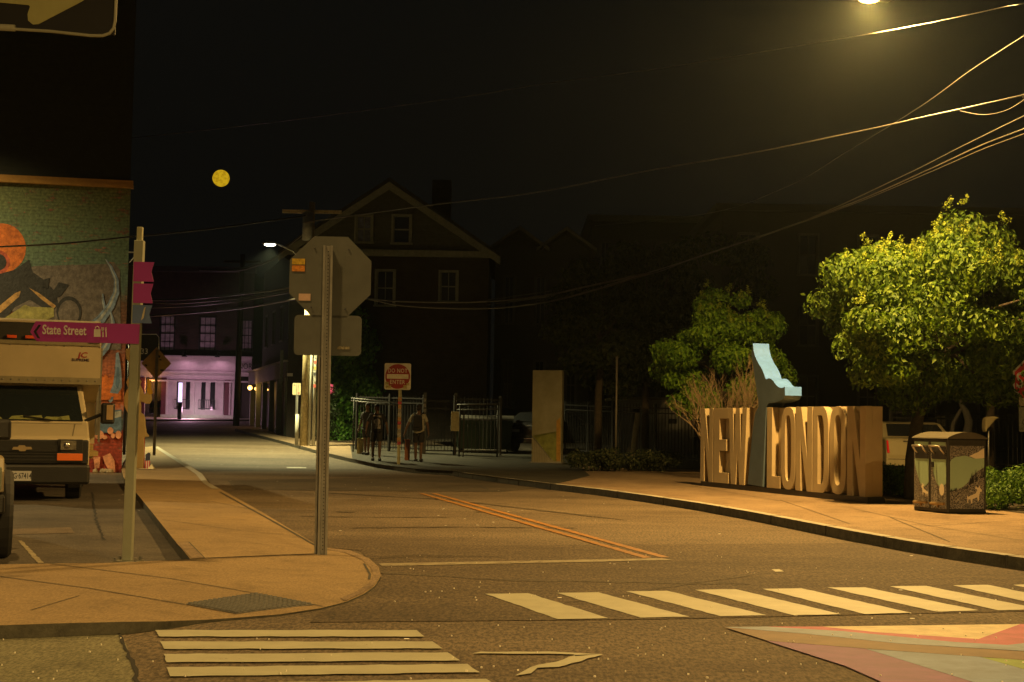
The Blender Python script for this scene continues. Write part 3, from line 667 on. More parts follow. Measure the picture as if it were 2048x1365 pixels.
paintpoly(6, [(4, 640), (50, 610), (60, 614), (108, 616), (108, 634), (90, 642), (30, 648)])
paintpoly(1, [(108, 580), (118, 565), (138, 570), (122, 592), (106, 600)]); paintpoly(1, [(86, 560), (100, 556), (96, 578), (84, 574)])
paintpoly(1, disc(138, 624, 25, 31)); paintpoly(7, disc(138, 627, 21, 26))
for path, ws in (([(185, 655), (203, 638), (222, 612), (233, 585), (233, 560), (222, 535), (212, 520)], [11, 9, 7.5, 6, 4.5, 3, 1]),
                 ([(185, 725), (198, 712), (212, 695), (222, 672), (226, 645), (222, 625)], [7, 7, 7, 6, 4, 1]),
                 ([(210, 620), (206, 600), (206, 588)], [3, 2.5, .8])):
    paintpoly(3, ribbon(path, ws)); paintpoly(4, ribbon([(x-1.5, y-1) for x, y in path], [w*.3 for w in ws]))
paintpoly(0, [(190, 752), (200, 745), (206, 755), (212, 748), (218, 757), (228, 750), (240, 762), (242, 800), (190, 800)])
paintpoly(3, [(232, 707), (237, 705), (240, 720), (243, 745), (244, 775), (236, 788), (220, 786), (226, 770), (230, 745)]); paintpoly(8, [(234, 735), (238, 735), (240, 765), (236, 778), (231, 770)])
paintpoly(3, ribbon([(219, 804), (224, 800), (225, 794)], [3, 2.5, 2]))
paintpoly(8, [(180, 822), (243, 820), (243, 866), (180, 866)])
paintpoly(4, [(190, 830), (243, 822), (243, 834), (200, 842)])
for cx, cy, rx, ry in ((198, 870, 10, 9), (221, 862, 6, 7), (210, 875, 5, 4), (237, 870, 6, 8), (226, 872, 4, 5)): paintpoly(5, disc(cx, cy, rx, ry))
paintpoly(5, ribbon([(213, 910), (220, 925), (226, 945)], [8, 10, 5])); paintpoly(5, [(187, 915), (201, 914), (199, 936), (190, 938)])
mb.build('mural_pattern', mats, t)
# white splotches of worn paint
# wall lamp bracket by the corner
mb = MB(); q = toloc(t, PL(245, 505, C0, nrm)); mb.tube([(0, -.05, q.z), (.25, -.1, q.z)], .02, 6); mb.ball((.27, -.1, q.z), .05); mb.tube([(.03, -.05, q.z-.25), (.22, -.1, q.z-.02)], .012, 6)
mb.build('wall_bracket', galv, t)
# stone footing spilling out at the base
mb = MB()
for k in range(14):
    x = -.1-random.random()*2.3; mb.ball((x, -.12-random.random()*.22, .03), (random.uniform(.06, .16), .08, random.uniform(.04, .08)), 6, 4)
o = mb.build('rubble', mat('rubble stone', (.30, .24, .15), .9, bump=.6, bs=20)); o.matrix_world = XF[t.name]; tag(o, kind='stuff', label='loose stones along the foot of the painted wall')

# ------------------------------------------------------------------ facade helper
def wallgrid(w, z0, z1, ops, y=0.0, reveal=.14, u0=0.0):
    """ops = (x0, x1, z0, z1) holes; returns wall mesh builder"""
    us = sorted({u0, w, *[o[0] for o in ops], *[o[1] for o in ops]}); vs = sorted({z0, z1, *[o[2] for o in ops], *[o[3] for o in ops]})
    mb = MB()
    for a, b in zip(us[:-1], us[1:]):
        for c, d in zip(vs[:-1], vs[1:]):
            m = ((a+b)/2, (c+d)/2)
            if any(o[0] < m[0] < o[1] and o[2] < m[1] < o[3] for o in ops): continue
            mb.face([(a, y, c), (b, y, c), (b, y, d), (a, y, d)])
    for a, b, c, d in ops:
        r = y+reveal
        mb.face([(a, y, c), (a, r, c), (a, r, d), (a, y, d)]); mb.face([(b, y, c), (b, y, d), (b, r, d), (b, r, c)])
        mb.face([(a, y, c), (b, y, c), (b, r, c), (a, r, c)]); mb.face([(a, y, d), (a, r, d), (b, r, d), (b, y, d)])
    return mb
def window(t, x0, x1, z0, z1, fm, y=0.0, cols=2, rows=2, glassm=None, casing=.09, name='window', pane='pane'):
    w = MB(); c = casing; e = -.035+y
    w.bb(x0-c, x0+.012, e, y+.10, z0-.02, z1+c).bb(x1-.012, x1+c, e, y+.10, z0-.02, z1+c).bb(x0+.0125, x1-.0125, e, y+.10, z1-.012, z1+c).bb(x0-c-.04, x1+c+.04, e-.03, y+.10, z0-c, z0-.021)
    s = .035
    w.bb(x0+.0125, x0+.055, y+.06, y+.11, z0, z1-.013).bb(x1-.055, x1-.0125, y+.06, y+.11, z0, z1-.013)
    for i in range(1, cols): 
        x = x0+(x1-x0)*i/cols; w.bb(x-s/2, x+s/2, y+.075, y+.105, z0, z1-.013)
    for i in range(0, rows+1):
        z = z0+(z1-z0)*i/rows; hh = s if i != rows//2 else s*1.6; w.bb(x0+.056, x1-.056, y+.07, y+.108, max(z-hh/2, z0), min(z+hh/2, z1-.013))
    o = w.build(name, fm, t)
    MB().bb(x0+.013, x1-.013, y+.112, y+.13, z0, z1-.014).build(pane, glassm or glassd, o)
    return o
trim = mat('old trim paint', (.22, .22, .16), .7, var=.25)

# ------------------------------------------------------------------ pink building at the end of the street
Yp = 92; p0 = B(215, Yp, 0); s_ = F/Yp
t = thing('corner_building', 'pink lit ground floor under a dark brick storey at the street end', 'building', p0)
X = lambda px: toloc(t, P(px, 700, Yp)).x
Zp = lambda py, px=400: toloc(t, P(px, py, Yp)).z
wid = X(505)
wins = [(X(319), X(348), Zp(702), Zp(634)), (X(398), X(430), Zp(700), Zp(635)), (X(481), X(503), Zp(700), Zp(640)), (X(240), X(270), Zp(702), Zp(634))]
zs = Zp(714); zt = Zp(545)
wallgrid(wid, zs+.02, zt, wins).face([(0, .14, zs), (wid, .14, zs), (wid, .14, zt), (0, .14, zt)]).build('brick_storey', brick('dark red brick', (.07, .035, .028), (.05, .028, .022), (.04, .034, .03)), t)
MB().bb(-.2, wid+.1, -.25, .3, zt, zt+.35).build('cornice', mat('dark cornice', (.05, .045, .04), .7), t)
MB().bb(.0, wid-.05, .3, 10, 0, zt).build('building_core', mat('core wall', (.04, .035, .03), .9), t)
curt = mat('net curtain', (.50, .46, .46), .9, var=.4, vs=4)
for k, (a, b, c, d) in enumerate(wins):
    window(t, a, b, c, d, black, cols=3, rows=4, glassm=curt, casing=.05)
# ground floor front, pink by its gooseneck lamps and an added fill light
pinkw = mat('pale shop front paint', (.50, .44, .44), .6, var=.12, vs=3)
pw = [(X(356), X(364), Zp(820), Zp(764)), (X(374), X(383), Zp(820), Zp(764)), (X(405), X(414), Zp(820), Zp(764)), (X(423), X(433), Zp(820), Zp(764)), (X(293), X(325.5), Zp(836), Zp(757)), (X(476), X(504), Zp(838), Zp(752))]
wallgrid(wid, 0, zs, pw, y=-.05).build('shop_front', pinkw, t)
f = MB()
for py in (745, 763): f.bb(X(300), wid+.02, -.16, -.05, Zp(py)-.05, Zp(py)+.05)
f.bb(X(290), wid+.05, -.35, -.02, zs-.05, zs+.05)
for px in (337, 391, 449, 463): f.bb(X(px)-.05, X(px)+.05, -.12, -.052, .3, Zp(764))
f.build('fascia_moulding', pinkw, t)
MB().bb(X(326), wid-.9, -.2, -.052, .0, .28).build('plinth', mat('pale plinth', (.45, .47, .38), .7), t)
shut = mat('dark red shutter', (.10, .02, .03), .6)
MB().bb(X(325.5), X(336), -.10, -.051, .29, Zp(757)).build('shutter', shut, t); MB().bb(X(452), X(463), -.10, -.051, .29, Zp(760)).build('shutter', shut, t)
MB().bb(X(282), X(292.5), -.10, -.051, .0, Zp(757)).build('shutter', shut, t)
for k in range(4):
    a, b, c, d = pw[k]; MB().bb(a, b, .05, .08, c, d).build('pane', glassd, t)
for a, b in ((354, 385), (402, 435)):
    r = MB(); r.bb(X(a), X(b), -.34, -.31, Zp(801), Zp(801)+.04).bb(X(a), X(b), -.34, -.31, Zp(819), Zp(819)+.06)
    for i in range(9): x = X(a)+(X(b)-X(a))*i/8; r.bb(x-.012, x+.012, -.335, -.315, Zp(819)+.06, Zp(801))
    r.build('balcony_rail', iron, t)
MB().bb(X(293), X(325.5), .6, .62, .0, Zp(757)).build('doorway_interior', emit('amber room', (1, .30, .03), .55), t)
MB().bb(X(300), X(323), .3, .36, .35, Zp(803)).build('door_panel', mat('red door', (.30, .05, .02), .5), t)
MB().bb(X(293), X(325.5), .2, .25, Zp(764)-.03, Zp(764)+.03).bb(X(293), X(325.5), .2, .25, Zp(829)-.02, Zp(829)+.04).build('door_rail', iron, t)
MB().bb(X(476), X(504), .4, .45, .0, Zp(752)).build('doorway_dark', glassd, t)
light('doorway_light', 'POINT', (X(308), -.3, 2.2), 45, (1, .42, .08), t, .1)
for px in (375, 440):
    a = MB(); a.tube([(X(px), -.05, zs+.25), (X(px), -.5, zs+.35), (X(px), -.8, zs+.1)], .025, 6).tube([(X(px), -.8, zs+.12), (X(px), -.8, zs-.05)], [.06, .2], 10)
    a.build('gooseneck_lamp', black, t)
    light('lamp_light', 'SPOT', (X(px), -.85, zs-.08), 30, (1, .5, .7), t, .06, 165, aim=(X(px), -.5, 0))
light('lamp_light', 'POINT', (X(400), -3.2, .6), 215, (1, .50, .72), t, .25)  # pink fill light added before the shop front, no fixture here
light('lamp_light', 'POINT', (X(400), -1.6, .25), 25, (.75, 1, .7), t, .25)  # greenish fill light added low before the plinth, no fixture here
MB().text('NORWICH', (X(478), -.17, Zp(737)), (1, 0, 0), (0, 0, 1), .36, .8, .02).build('lettering', black, t)
# light bollard
pb = B(359, 88, .1)
t = thing('light_bollard', 'dark bollard with a glowing violet tube before the pink shop front', 'bollard lamp', pb)
MB().tube([(0, 0, 0), (0, 0, 1.05)], .14, 12).build('post', black, t, True)
MB().tube([(0, 0, 1.05), (0, 0, 2.25)], .12, 12).build('tube_lamp', emit('violet tube', (.80, .62, 1.0), 1.6), t, True)
MB().tube([(0, 0, 2.25), (0, 0, 2.3)], .14, 12).build('cap', black, t, True)
# thin dark pole in front of the shop
pq = B(472, 76, .1); t = thing('utility_pole', 'thin dark utility pole before the pink shop front', 'utility pole', pq)
MB().tube([(0, 0, 0), (.05, 0, 4.5), (.1, 0, 9.2)], [.17, .15, .12], 10).build('pole', mat('dark pole wood', (.05, .04, .03), .9), t, True)
MB().box((.1, 0, 8.8), (2, .1, .12)).build('crossarm', MATS['dark pole wood'], t)

# ------------------------------------------------------------------ dark narrow building beyond the painted wall
Yn = 62; pn = B(200, Yn, 0); t = thing('narrow_building', 'narrow dark building just beyond the painted brick wall', 'building', pn)
xr = toloc(t, P(268, 600, Yn)).x; zt = toloc(t, P(255, 532, Yn)).z
MB().extr([(-6, 0, 0), (xr, 0, 0), (xr-2.6, 8, 0), (-8, 8, 0)], (0, 0, zt)).build('wall', mat('dark brown wall', (.075, .05, .03), .8), t)
MB().bb(-6.1, xr+.1, -.15, .1, zt, zt+.25).build('cornice', mat('dark cornice2', (.04, .04, .035), .7), t)
# hanging sign 33
ps = P(300, 700, 58); t = thing('hanging_sign', 'black hanging board with pale outline and the number 33', 'sign', ps)
cx = [toloc(t, P(x, y, 58)) for x, y in ((262, 669), (313, 669), (318, 675), (318, 722), (262, 722))]
MB().extr(cx, (0, .06, 0)).build('board', black, t)
MB().tube([a+Vector((0, -.01, 0)) for a in cx[:4]], .014, 6).build('outline', white, t)
MB().text('33', toloc(t, P(281, 708, 58))+Vector((0, -.01, 0)), (1, 0, 0), (0, 0, 1), .22, 1, .01).build('lettering', white, t)
MB().tube([toloc(t, P(250, 660, 58)), toloc(t, P(316, 661, 58))], .02, 6).tube([toloc(t, P(300, 661, 58)), toloc(t, P(300, 669, 58))], .012, 6).build('bracket', iron, t)

# ------------------------------------------------------------------ dark clapboard building with porch, right side of the street end
A = Vector((-9.75, 66, TZ(66))); Bq = Vector((-14.4, 82, TZ(82))); L_ = (Bq-A); ang = math.atan2(L_.y, L_.x)
Lw = Vector((L_.x, L_.y)).length
t = thing('clapboard_building', 'tall dark clapboard building with a pillared porch along the street', 'building', (Bq.x, Bq.y, TZ(64)), ang+math.pi)
# local +x runs from far end toward the near end; street side is local -y
wo = [(1.5+i*3.4, 2.6+i*3.4, 4.9, 6.6) for i in range(4)]
wallgrid(Lw, 0, 9.2, wo).build('wall', siding('clapboard', (.05, .055, .05)), t)
MB().bb(0, Lw, .2, 8, .2, 9.2).build('building_core', MATS['core wall'], t)
for o_ in wo: window(t, *o_, mat('grey trim', (.16, .17, .16), .6), cols=2, rows=2)
MB().bb(0, Lw+.1, -.75, -.02, 2.75, 3.45).build('porch_roof', mat('porch fascia', (.17, .16, .165), .6), t)
MB().bb(0, Lw+.12, -.83, -.03, 3.46, 3.54).build('gutter_edge', white, t)
for i in range(6):
    MB().bb(.6+i*3.1, .86+i*3.1, -.7, -.45, 0, 2.74).build('column', mat('sage column', (.30, .35, .27), .6), t)
MB().bb(Lw-.3, Lw-.1, -.97, -.84, 2.5, 4.0).build('downpipe', MATS['sage column'], t)
for i, (px, py, Y, r_) in enumerate(((500, 776, 78, .13), (512, 778, 79, .09), (530, 780, 76, .05), (535, 780, 76, .05), (557, 785, 70, .05))):
    p = P(px, py, Y); q = thing('lantern', ['large bright lantern glowing beside the porch', 'smaller bright lantern right of the large one', 'left lantern of the small pair under the porch', 'right lantern of the small pair under the porch', 'dim reddish lantern at the near porch end'][i], 'lantern', p, 0, 'porch lanterns')
    MB().ball((0, 0, 0), r_, 12, 8).build('globe', emit('lantern glow %d' % (i == 4), (1, .48, .10) if i < 4 else (.8, .2, .08), 5 if i < 2 else 2), q, True)
    MB().tube([(0, 0, r_*.9), (0, 0, r_+.1), (.0, .3, r_+.15)], .012, 6).build('bracket', iron, q)
    if i in (0, 2): light('lamp_light', 'POINT', (0, -.25, -.1), 22 if i == 0 else 8, (1, .5, .12), q, .05)

# ------------------------------------------------------------------ gabled house
Yh = 63; ph = B(572, Yh, 0); t = thing('gabled_house', 'large dark house with a wide gable and two attic windows', 'house', ph)
Q = lambda px, py: toloc(t, P(px, py, Yh))
w = Q(978, 520).x; ze = Q(780, 508).z; ax_ = Q(780, 372)
ops = [(Q(766, 0).x, Q(800, 0).x, Q(780, 610).z, Q(780, 543).z), (Q(892, 0).x, Q(924, 0).x, Q(910, 602).z, Q(910, 545).z)]
wallgrid(w, 0, ze, ops).build('wall', brick('house brick', (.048, .034, .024), (.036, .026, .02), (.04, .034, .026)), t)
for o_ in ops: window(t, *o_, trim, cols=2, rows=2)
gw = MB(); gops = [(Q(724, 0).x, Q(754, 0).x, Q(740, 484).z, Q(740, 434).z), (Q(797, 0).x, Q(830, 0).x, Q(810, 486).z, Q(810, 434).z)]
gw.extr([(.0, .02, ze+.16), (w, .02, ze+.16), (ax_.x, .02, ax_.z)], (0, .1, 0)); gw.build('gable', siding('gable boards', (.10, .10, .07)), t)
for k, o_ in enumerate(gops):
    window(t, *o_, trim, y=-.13, cols=2 if k == 0 else 1, rows=2, glassm=mat('pale blind', (.13, .14, .20), .6, var=.7, vs=3) if k == 0 else None)
tr = MB(); e1 = Vector((-.5, -.35, ze-.1)); e2 = Vector((w+.5, -.35, ze-.1)); ap = Vector((ax_.x, -.35, ax_.z+.12))
for a, b in ((e1, ap), (ap, e2)):
    tr.extr([a, b, b-Vector((0, 0, .34)), a-Vector((0, 0, .34))], (0, .08, 0))
tr.bb(-.3, w+.3, -.3, -.02, ze-.12, ze+.15)
tr.build('gable_trim', trim, t)
rf = MB(); rf.extr([e1+Vector((0, 0, .02)), ap+Vector((0, 0, .03)), e2+Vector((0, 0, .02)), e2+Vector((0, 0, .16)), ap+Vector((0, 0, .2)), e1+Vector((0, 0, .16))], (0, 13, 0)); rf.build('roof', mat('dark shingles', (.035, .035, .03), .9, bump=.5), t)
MB().bb(.05, w-.05, .25, 12, 0, ze).build('building_core', MATS['core wall'], t)
MB().bb(w*.68, w*.68+.9, 4, 4.8, ze+1, ax_.z+1.0).build('chimney', MATS['house brick'], t)
# small plates on the brick
MB().box(Q(580, 750)+Vector((0, -.03, 0)), (.25, .03, .14)).build('wall_plate', white, t)

# ivy on the house wall
iv = thing('ivy', 'dense green ivy covering the house wall beside the utility pole', 'ivy', B(700, 61, 0))
blobs = []
for k in range(120):
    x = random.uniform(662, 745); top_ = 575 if x < 700 else 610+(x-700)*1.5
    y = random.uniform(top_, 882); p = toloc(iv, P(x, y, 61.5+random.uniform(-.5, .3))); r_ = random.uniform(.3, .6); blobs.append((p, (r_, .35, r_)))
ivm = [leafmat('ivy green', (.07, .18, .02)), leafmat('ivy mid', (.045, .12, .018)), leafmat('ivy pale', (.10, .20, .03))]
leaves('foliage', blobs, 16000, .15, ivm, iv, 3, .5, asp=.8, keep=lambda p: p[2] > .02)
# clipped bush with pink flowers
bs = thing('flower_bush', 'dark bush topped with pink flowers beside the utility pole', 'bush', B(652, 57, RK))
bl = [((random.uniform(-.25, .3), random.uniform(-.2, .2), random.uniform(.3, 2.0)), (.3, .3, .3)) for _ in range(22)]
leaves('foliage', bl, 2600, .10, [leafmat('dark leaf', (.02, .035, .012)), leafmat('dark leaf2', (.03, .045, .02))], bs, 5, .5, keep=lambda p: p[2] > .02)
leaves('blossoms', [((random.uniform(-.2, .35), -.2, random.uniform(1.9, 2.2)), (.15, .12, .12)) for _ in range(5)], 300, .07, [leafmat('pink petals', (.45, .06, .20))], bs, 6)

# ------------------------------------------------------------------ low dark houses and long building, right background
def block(name, label, px0, px1, Y, ytop, m, roofm, wcols, wrows, gables=0, depth=10):
    b0 = B(px0, Y, 0); t = thing(name, label, 'building', b0); Q = lambda px, py: toloc(t, P(px, py, Y))
    w = Q(px1, 500).x; zt = Q((px0+px1)/2, ytop).z; ops = []
    for r in range(wrows):
        z = 1.0+(zt-1.0)*(r+.12)/wrows
        for c in range(wcols): x = w*(c+.3)/wcols; ops.append((x, x+w*.3/wcols, z, z+(zt-1)*.55/wrows))
    wallgrid(w, 0, zt, ops).build('wall', m, t)
    for o_ in ops: window(t, *o_, mat('dim trim', (.07, .07, .055), .7), cols=2, rows=2)
    MB().bb(.05, w-.05, .25, depth, 0, zt).build('building_core', MATS['core wall'], t)
    if gables == 0: MB().bb(-.3, w+.3, -.3, depth, zt, zt+.3).build('cornice', roofm, t)
    rf = MB()
    for g_ in range(gables):
        a = w*g_/gables-.3; b = w*(g_+1)/gables+.3; c = (a+b)/2; hh = (b-a)*.32
        MB().extr([(a+.3, .01, zt), (b-.3, .01, zt), (c, .01, zt+hh-.15)], (0, .1, 0)).build('gable', m, t)
        MB().extr([(a, -.4, zt-.1), (c, -.4, zt+hh), (b, -.4, zt-.1), (b, -.4, zt+.06), (c, -.4, zt+hh+.17), (a, -.4, zt+.06)], (0, depth, 0)).build('roof', roofm, t)
    return t
shg = mat('grey shingles', (.16, .15, .10), .9, bump=.6, bs=12)
dk = siding('dull boards', (.05, .048, .038))
block('row_house', 'dark low house with two gables right of the big gabled house', 985, 1180, 66, 500, dk, shg, 3, 2, 2)
block('long_building', 'very dark long building behind the park trees', 1180, 1470, 74, 445, dk, shg, 5, 3, 0)
lb = block('brick_block', 'dark three storey block behind the leafy tree', 1440, 2400, 62, 430, mat('dim wall', (.035, .033, .028), .8), mat('dim roof', (.03, .028, .024), .9), 8, 3, 0)
# white low shed wall behind the railings
sh = B(1236, 50, RK); t = thing('white_shed', 'low pale grey shed with dark openings behind the iron railings', 'shed', sh); Q = lambda px, py: toloc(t, P(px, py, 50))
w = Q(1388, 800).x; zt = Q(1300, 800).z; ops = [(Q(1275, 0).x, Q(1290, 0).x, Q(1280, 848).z, Q(1280, 818).z), (Q(1345, 0).x, Q(1362, 0).x, Q(1350, 848).z, Q(1350, 838).z)]
wallgrid(w, 0, zt, ops).build('wall', mat('grey white wall', (.34, .35, .34), .8, var=.3, vs=2), t)
for o_ in ops: MB().bb(o_[0]+.01, o_[1]-.01, .1, .13, o_[2]+.01, o_[3]-.01).build('pane', glassd, t)
MB().bb(.02, w-.02, .2, 4, 0, zt-.02).build('shed_core', MATS['core wall'], t)
MB().extr([(-.2, -.2, zt), (w+.2, -.2, zt), (w+.2, -.2, zt+.08), (-.2, -.2, zt+.08)], (0, 4.5, 0)).build('roof', shg, t)

# ------------------------------------------------------------------ iron fences
def fence(label, a, b, h, step=.13, m=iron, spike=True, posts=3.0):
    a, b = Vector(a), Vector(b); t = thing('iron_fence', label, 'fence', a, math.atan2((b-a).y, (b-a).x)); L = (Vector((b.x, b.y))-Vector((a.x, a.y))).length; dz = (b.z-a.z)/L
    n = int(L/step); mb = MB()
    for i in range(n):
        x = (i+.5)*L/n; mb.bb(x-.009, x+.009, -.009, .009, dz*x+.08, dz*x+h)
        if spike: mb.tube([(x, 0, dz*x+h), (x, 0, dz*x+h+.09)], [.014, .002], 5)
    mb.build('pickets', m, t)
    for z in (.15, h-.22, h-.06): MB().extr([(0, -.018, z-.02), (L, -.018, z-.02+dz*L), (L, -.018, z+.02+dz*L), (0, -.018, z+.02)], (0, .036, 0)).build('rail', m, t)
    k = int(L/posts)+1
    for i in range(k+1):
        x = L*i/k; MB().bb(x-.035, x+.035, -.035, .035, dz*x, dz*x+h+.08).build('post', m, t)
    return t
fence('black spiked iron railings in front of the pale shed', B(1225, 46.5, RK), B(1400, 44, RK), 1.75)
fence('black iron railings behind the information board', B(1130, 50, RK), B(1224, 46.6, RK), 1.75)
fence('black iron railings behind the waste bins', B(1780, 44, RK), B(2250, 43, RK), 1.75)
fence('dim iron railings between the white sign and the dumpster', B(908, 47, RK), B(1000, 47.5, RK), 1.9)
fence('dim iron railings behind the standing people', B(712, 50, RK), B(846, 48, RK), 1.9)
gt = thing('iron_gate', 'dim iron gate between stickered posts behind the walking person', 'gate', B(848, 47.6, RK)); wg = toloc(gt, B(908, 47, RK)).x
mb = MB()
for i in range(8): x = .12+(wg-.24)*i/7; mb.bb(x-.009, x+.009, -.01, .01, .1, 1.75)
mb.bb(.05, wg-.05, -.02, .02, 1.75, 1.8).bb(.05, wg-.05, -.02, .02, 1.5, 1.54).bb(.05, wg-.05, -.02, .02, .1, .14); mb.build('gate_leaf', iron, gt)
for x in (0, wg):
    o = MB().bb(x-.05, x+.05, -.05, .05, 0, 2.05).build('post', mat('post grey', (.10, .10, .09), .6), gt)
    for k in range(6): MB().box((x, -.056, .9+k*.18), (.08, .01, .10)).build('sticker', mat('pale stickers', (.34, .33, .30), .7, var=.7, vs=20), o)
# pale pipe barrier
for px0, px1, Y, ya, yb, lb_ in ((914, 998, 46.2, (810, 808), (820, 819), 'pale double pipe rail beside the white sign'), (702, 800, 48.5, (797, 806), (802, 812), 'pale double pipe rail behind the standing people')):
    o_ = B(px0, Y, RK); t = thing('pipe_rail', lb_, 'rail', o_); 
    for y0, y1 in (ya, yb): MB().tube([toloc(t, P(px0, y0, Y)), toloc(t, P(px1, y1, Y))], .02, 8).build('rail', mat('pale pipe', (.10, .10, .095), .5), t, True)
    for px in (px0+4, px1-4): q = toloc(t, B(px, Y, RK)); MB().tube([q, Vector((q.x, q.y, toloc(t, P(px, ya[0] if px < (px0+px1)/2 else ya[1], Y)).z))], .025, 8).build('post', iron, t, True)

# ------------------------------------------------------------------ big letter sign NEW LONDON
A = G(1401, 969, RK); Bp = G(1731, 1011, RK); Bp = B(1731, 23.3, RK); A = B(1401, 29.3, RK)
dv = Vector((Bp.x-A.x, Bp.y-A.y, 0)); LS = dv.length; dv.normalize(); nS = Vector((dv.y, -dv.x, 0))      # towards the street
if nS.x > 0: nS = -nS
t = thing('gateway_sign', 'big block letter sign reading NEW LONDON with a tall blue wave between the words', 'sign', A, math.atan2(dv.y, dv.x))
D = .32
def zq(x, y): return toloc(t, PL(1380+x/3.79, 660+y/3.79, A, nS))        # onto the front plane; local y = 0
tan = mat('sand sign paint', (.47, .375, .22), .6, vs=1.6, detail=10, bump=.08, col2=(.37, .295, .18))
depthv = Vector((0, D, 0)) if toloc(t, A - nS).y > 0 else Vector((0, -D, 0))
sgn = 1 if depthv.y > 0 else -1; RD = .13
ztop = .5*(zq(80, 578).z+zq(1330, 600).z); zbot = .5*(zq(80, 1135).z+zq(1330, 1283).z)
GL = {'N': [[(0, 0), (0, 1), (.34, 1), (.70, .40), (.70, 1), (1, 1), (1, 0), (.68, 0), (.30, .62), (.30, 0)]],
      'E': [[(0, 0), (0, 1), (1, 1), (1, .86), (.40, .86), (.40, .58), (.85, .58), (.85, .43), (.40, .43), (.40, .14), (1, .14), (1, 0)]],
      'W': [[(0, 1), (.14, 0), (.40, 0), (.5, .45), (.60, 0), (.86, 0), (1, 1), (.76, 1), (.70, .38), (.61, 1), (.39, 1), (.30, .38), (.24, 1)]],
      'L': [[(0, 0), (0, 1), (.40, 1), (.40, .15), (1, .15), (1, 0)]]}
def ringletter(mb, x0, x1, z0, z1, dshape=False):
    w = x1-x0; hh = z1-z0; n = 40; outer, inner = [], []
    for i in range(n):
        a = 2*math.pi*i/n; c, s = math.cos(a), math.sin(a); e = .42
        f = lambda v, k: math.copysign(abs(v)**k, v)
        ox, oz = f(c, .75), f(s, e)
        if dshape and c < 0: ox, oz = -1, f(s, .05)*1
        outer.append((x0+w*(.5+.5*ox), z0+hh*(.5+.5*oz)))
        ix, iz = f(c, .8)*.22, f(s, .5)*.40
        if dshape and c < 0: ix = -.20
        inner.append((x0+w*(.5+ix), z0+hh*(.5+iz)))
    y1 = sgn*(RD-.0005); vs = []
    for ring in (outer, inner):
        for y in (0, y1): vs += [(x, y, z) for x, z in ring]
    fs = []
    for i in range(n):
        j = (i+1) % n; of, ob, nf, nb = 0, n, 2*n, 3*n
        fs += [(of+i, of+j, nf+j, nf+i), (ob+i, nb+i, nb+j, ob+j), (of+i, ob+i, ob+j, of+j), (nf+i, nf+j, nb+j, nb+i)]
    mb.add(vs, fs)
for ch, a, b in (('N', 80, 173), ('E', 178, 292), ('W', 292, 430), ('L', 583, 682), ('O', 690, 796), ('N', 800, 926), ('D', 933, 1048), ('O', 1058, 1180), ('N', 1190, 1330)):
    x0 = zq(a, 800).x; x1 = zq(b, 800).x; mb = MB(); depth_l = Vector((0, sgn*(RD-.0005), 0))
    if ch in 'OD': ringletter(mb, x0, x1, zbot, ztop, ch == 'D')
    else:
        for poly in GL[ch]: mb.extr([(x0+(x1-x0)*u, 0, zbot+(ztop-zbot)*v) for u, v in poly], depth_l)
    mb.build('letter', tan, t, bevel=.004)
bpoly = [(440, 1170), (487, 690), (522, 575), (505, 440), (478, 250), (470, 180), (480, 103), (484, 150), (498, 205), (520, 252), (548, 300), (563, 335), (578, 374), (605, 370), (630, 385), (652, 415), (678, 438), (704, 443), (722, 433), (722, 498), (712, 525), (660, 548), (600, 556), (583, 580), (575, 700), (553, 1190)]
def smooth(ps, k=5):
    o9 = []
    for i in range(len(ps)-1):
        a, b, c_, d_ = ps[max(i-1, 0)], ps[i], ps[i+1], ps[min(i+2, len(ps)-1)]
        for j in range(k):
            s = j/k; o9.append(tuple(.5*(2*b[q]+(c_[q]-a[q])*s+(2*a[q]-5*b[q]+4*c_[q]-d_[q])*s*s+(3*b[q]-a[q]-3*c_[q]+d_[q])*s**3) for q in (0, 1)))
    return o9+[ps[-1]]
crest = smooth(bpoly[6:19]); bpoly = smooth(bpoly[:7])[:-1]+crest+bpoly[19:]
Q_ = [zq(x, y)+Vector((0, -depthv.y*.03, 0)) for x, y in bpoly]
MB().extr(Q_, depthv*1.06).build('wave', mat('shaded wave paint', (.075, .11, .15), .5, var=.2, vs=3), t)  # the front's shade is put into this dark body colour
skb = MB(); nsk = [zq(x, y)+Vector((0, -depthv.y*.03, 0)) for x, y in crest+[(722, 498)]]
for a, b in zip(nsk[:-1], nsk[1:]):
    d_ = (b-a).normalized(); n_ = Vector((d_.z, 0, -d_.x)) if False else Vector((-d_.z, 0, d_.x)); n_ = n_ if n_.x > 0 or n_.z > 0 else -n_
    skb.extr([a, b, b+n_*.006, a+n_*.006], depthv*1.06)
skb.build('wave_skin', mat('lit blue ribbed skin', (.14, .34, 1.0), .45, var=.14, vs=9), t)  # ribbed skin over the crest, its lit look put into the pale blue
MB().bb(zq(80, 800).x+.003, zq(1330, 800).x-.001, sgn*RD, sgn*D, zbot+.005, ztop-.005).build('back_panel', tan, t)
MB().bb(zq(62, 0).x if False else -.05, zq(1330, 900).x+.02, .03 if depthv.y > 0 else -.03, depthv.y*1.1, 0, zbot-.002).build('plinth', black, t)

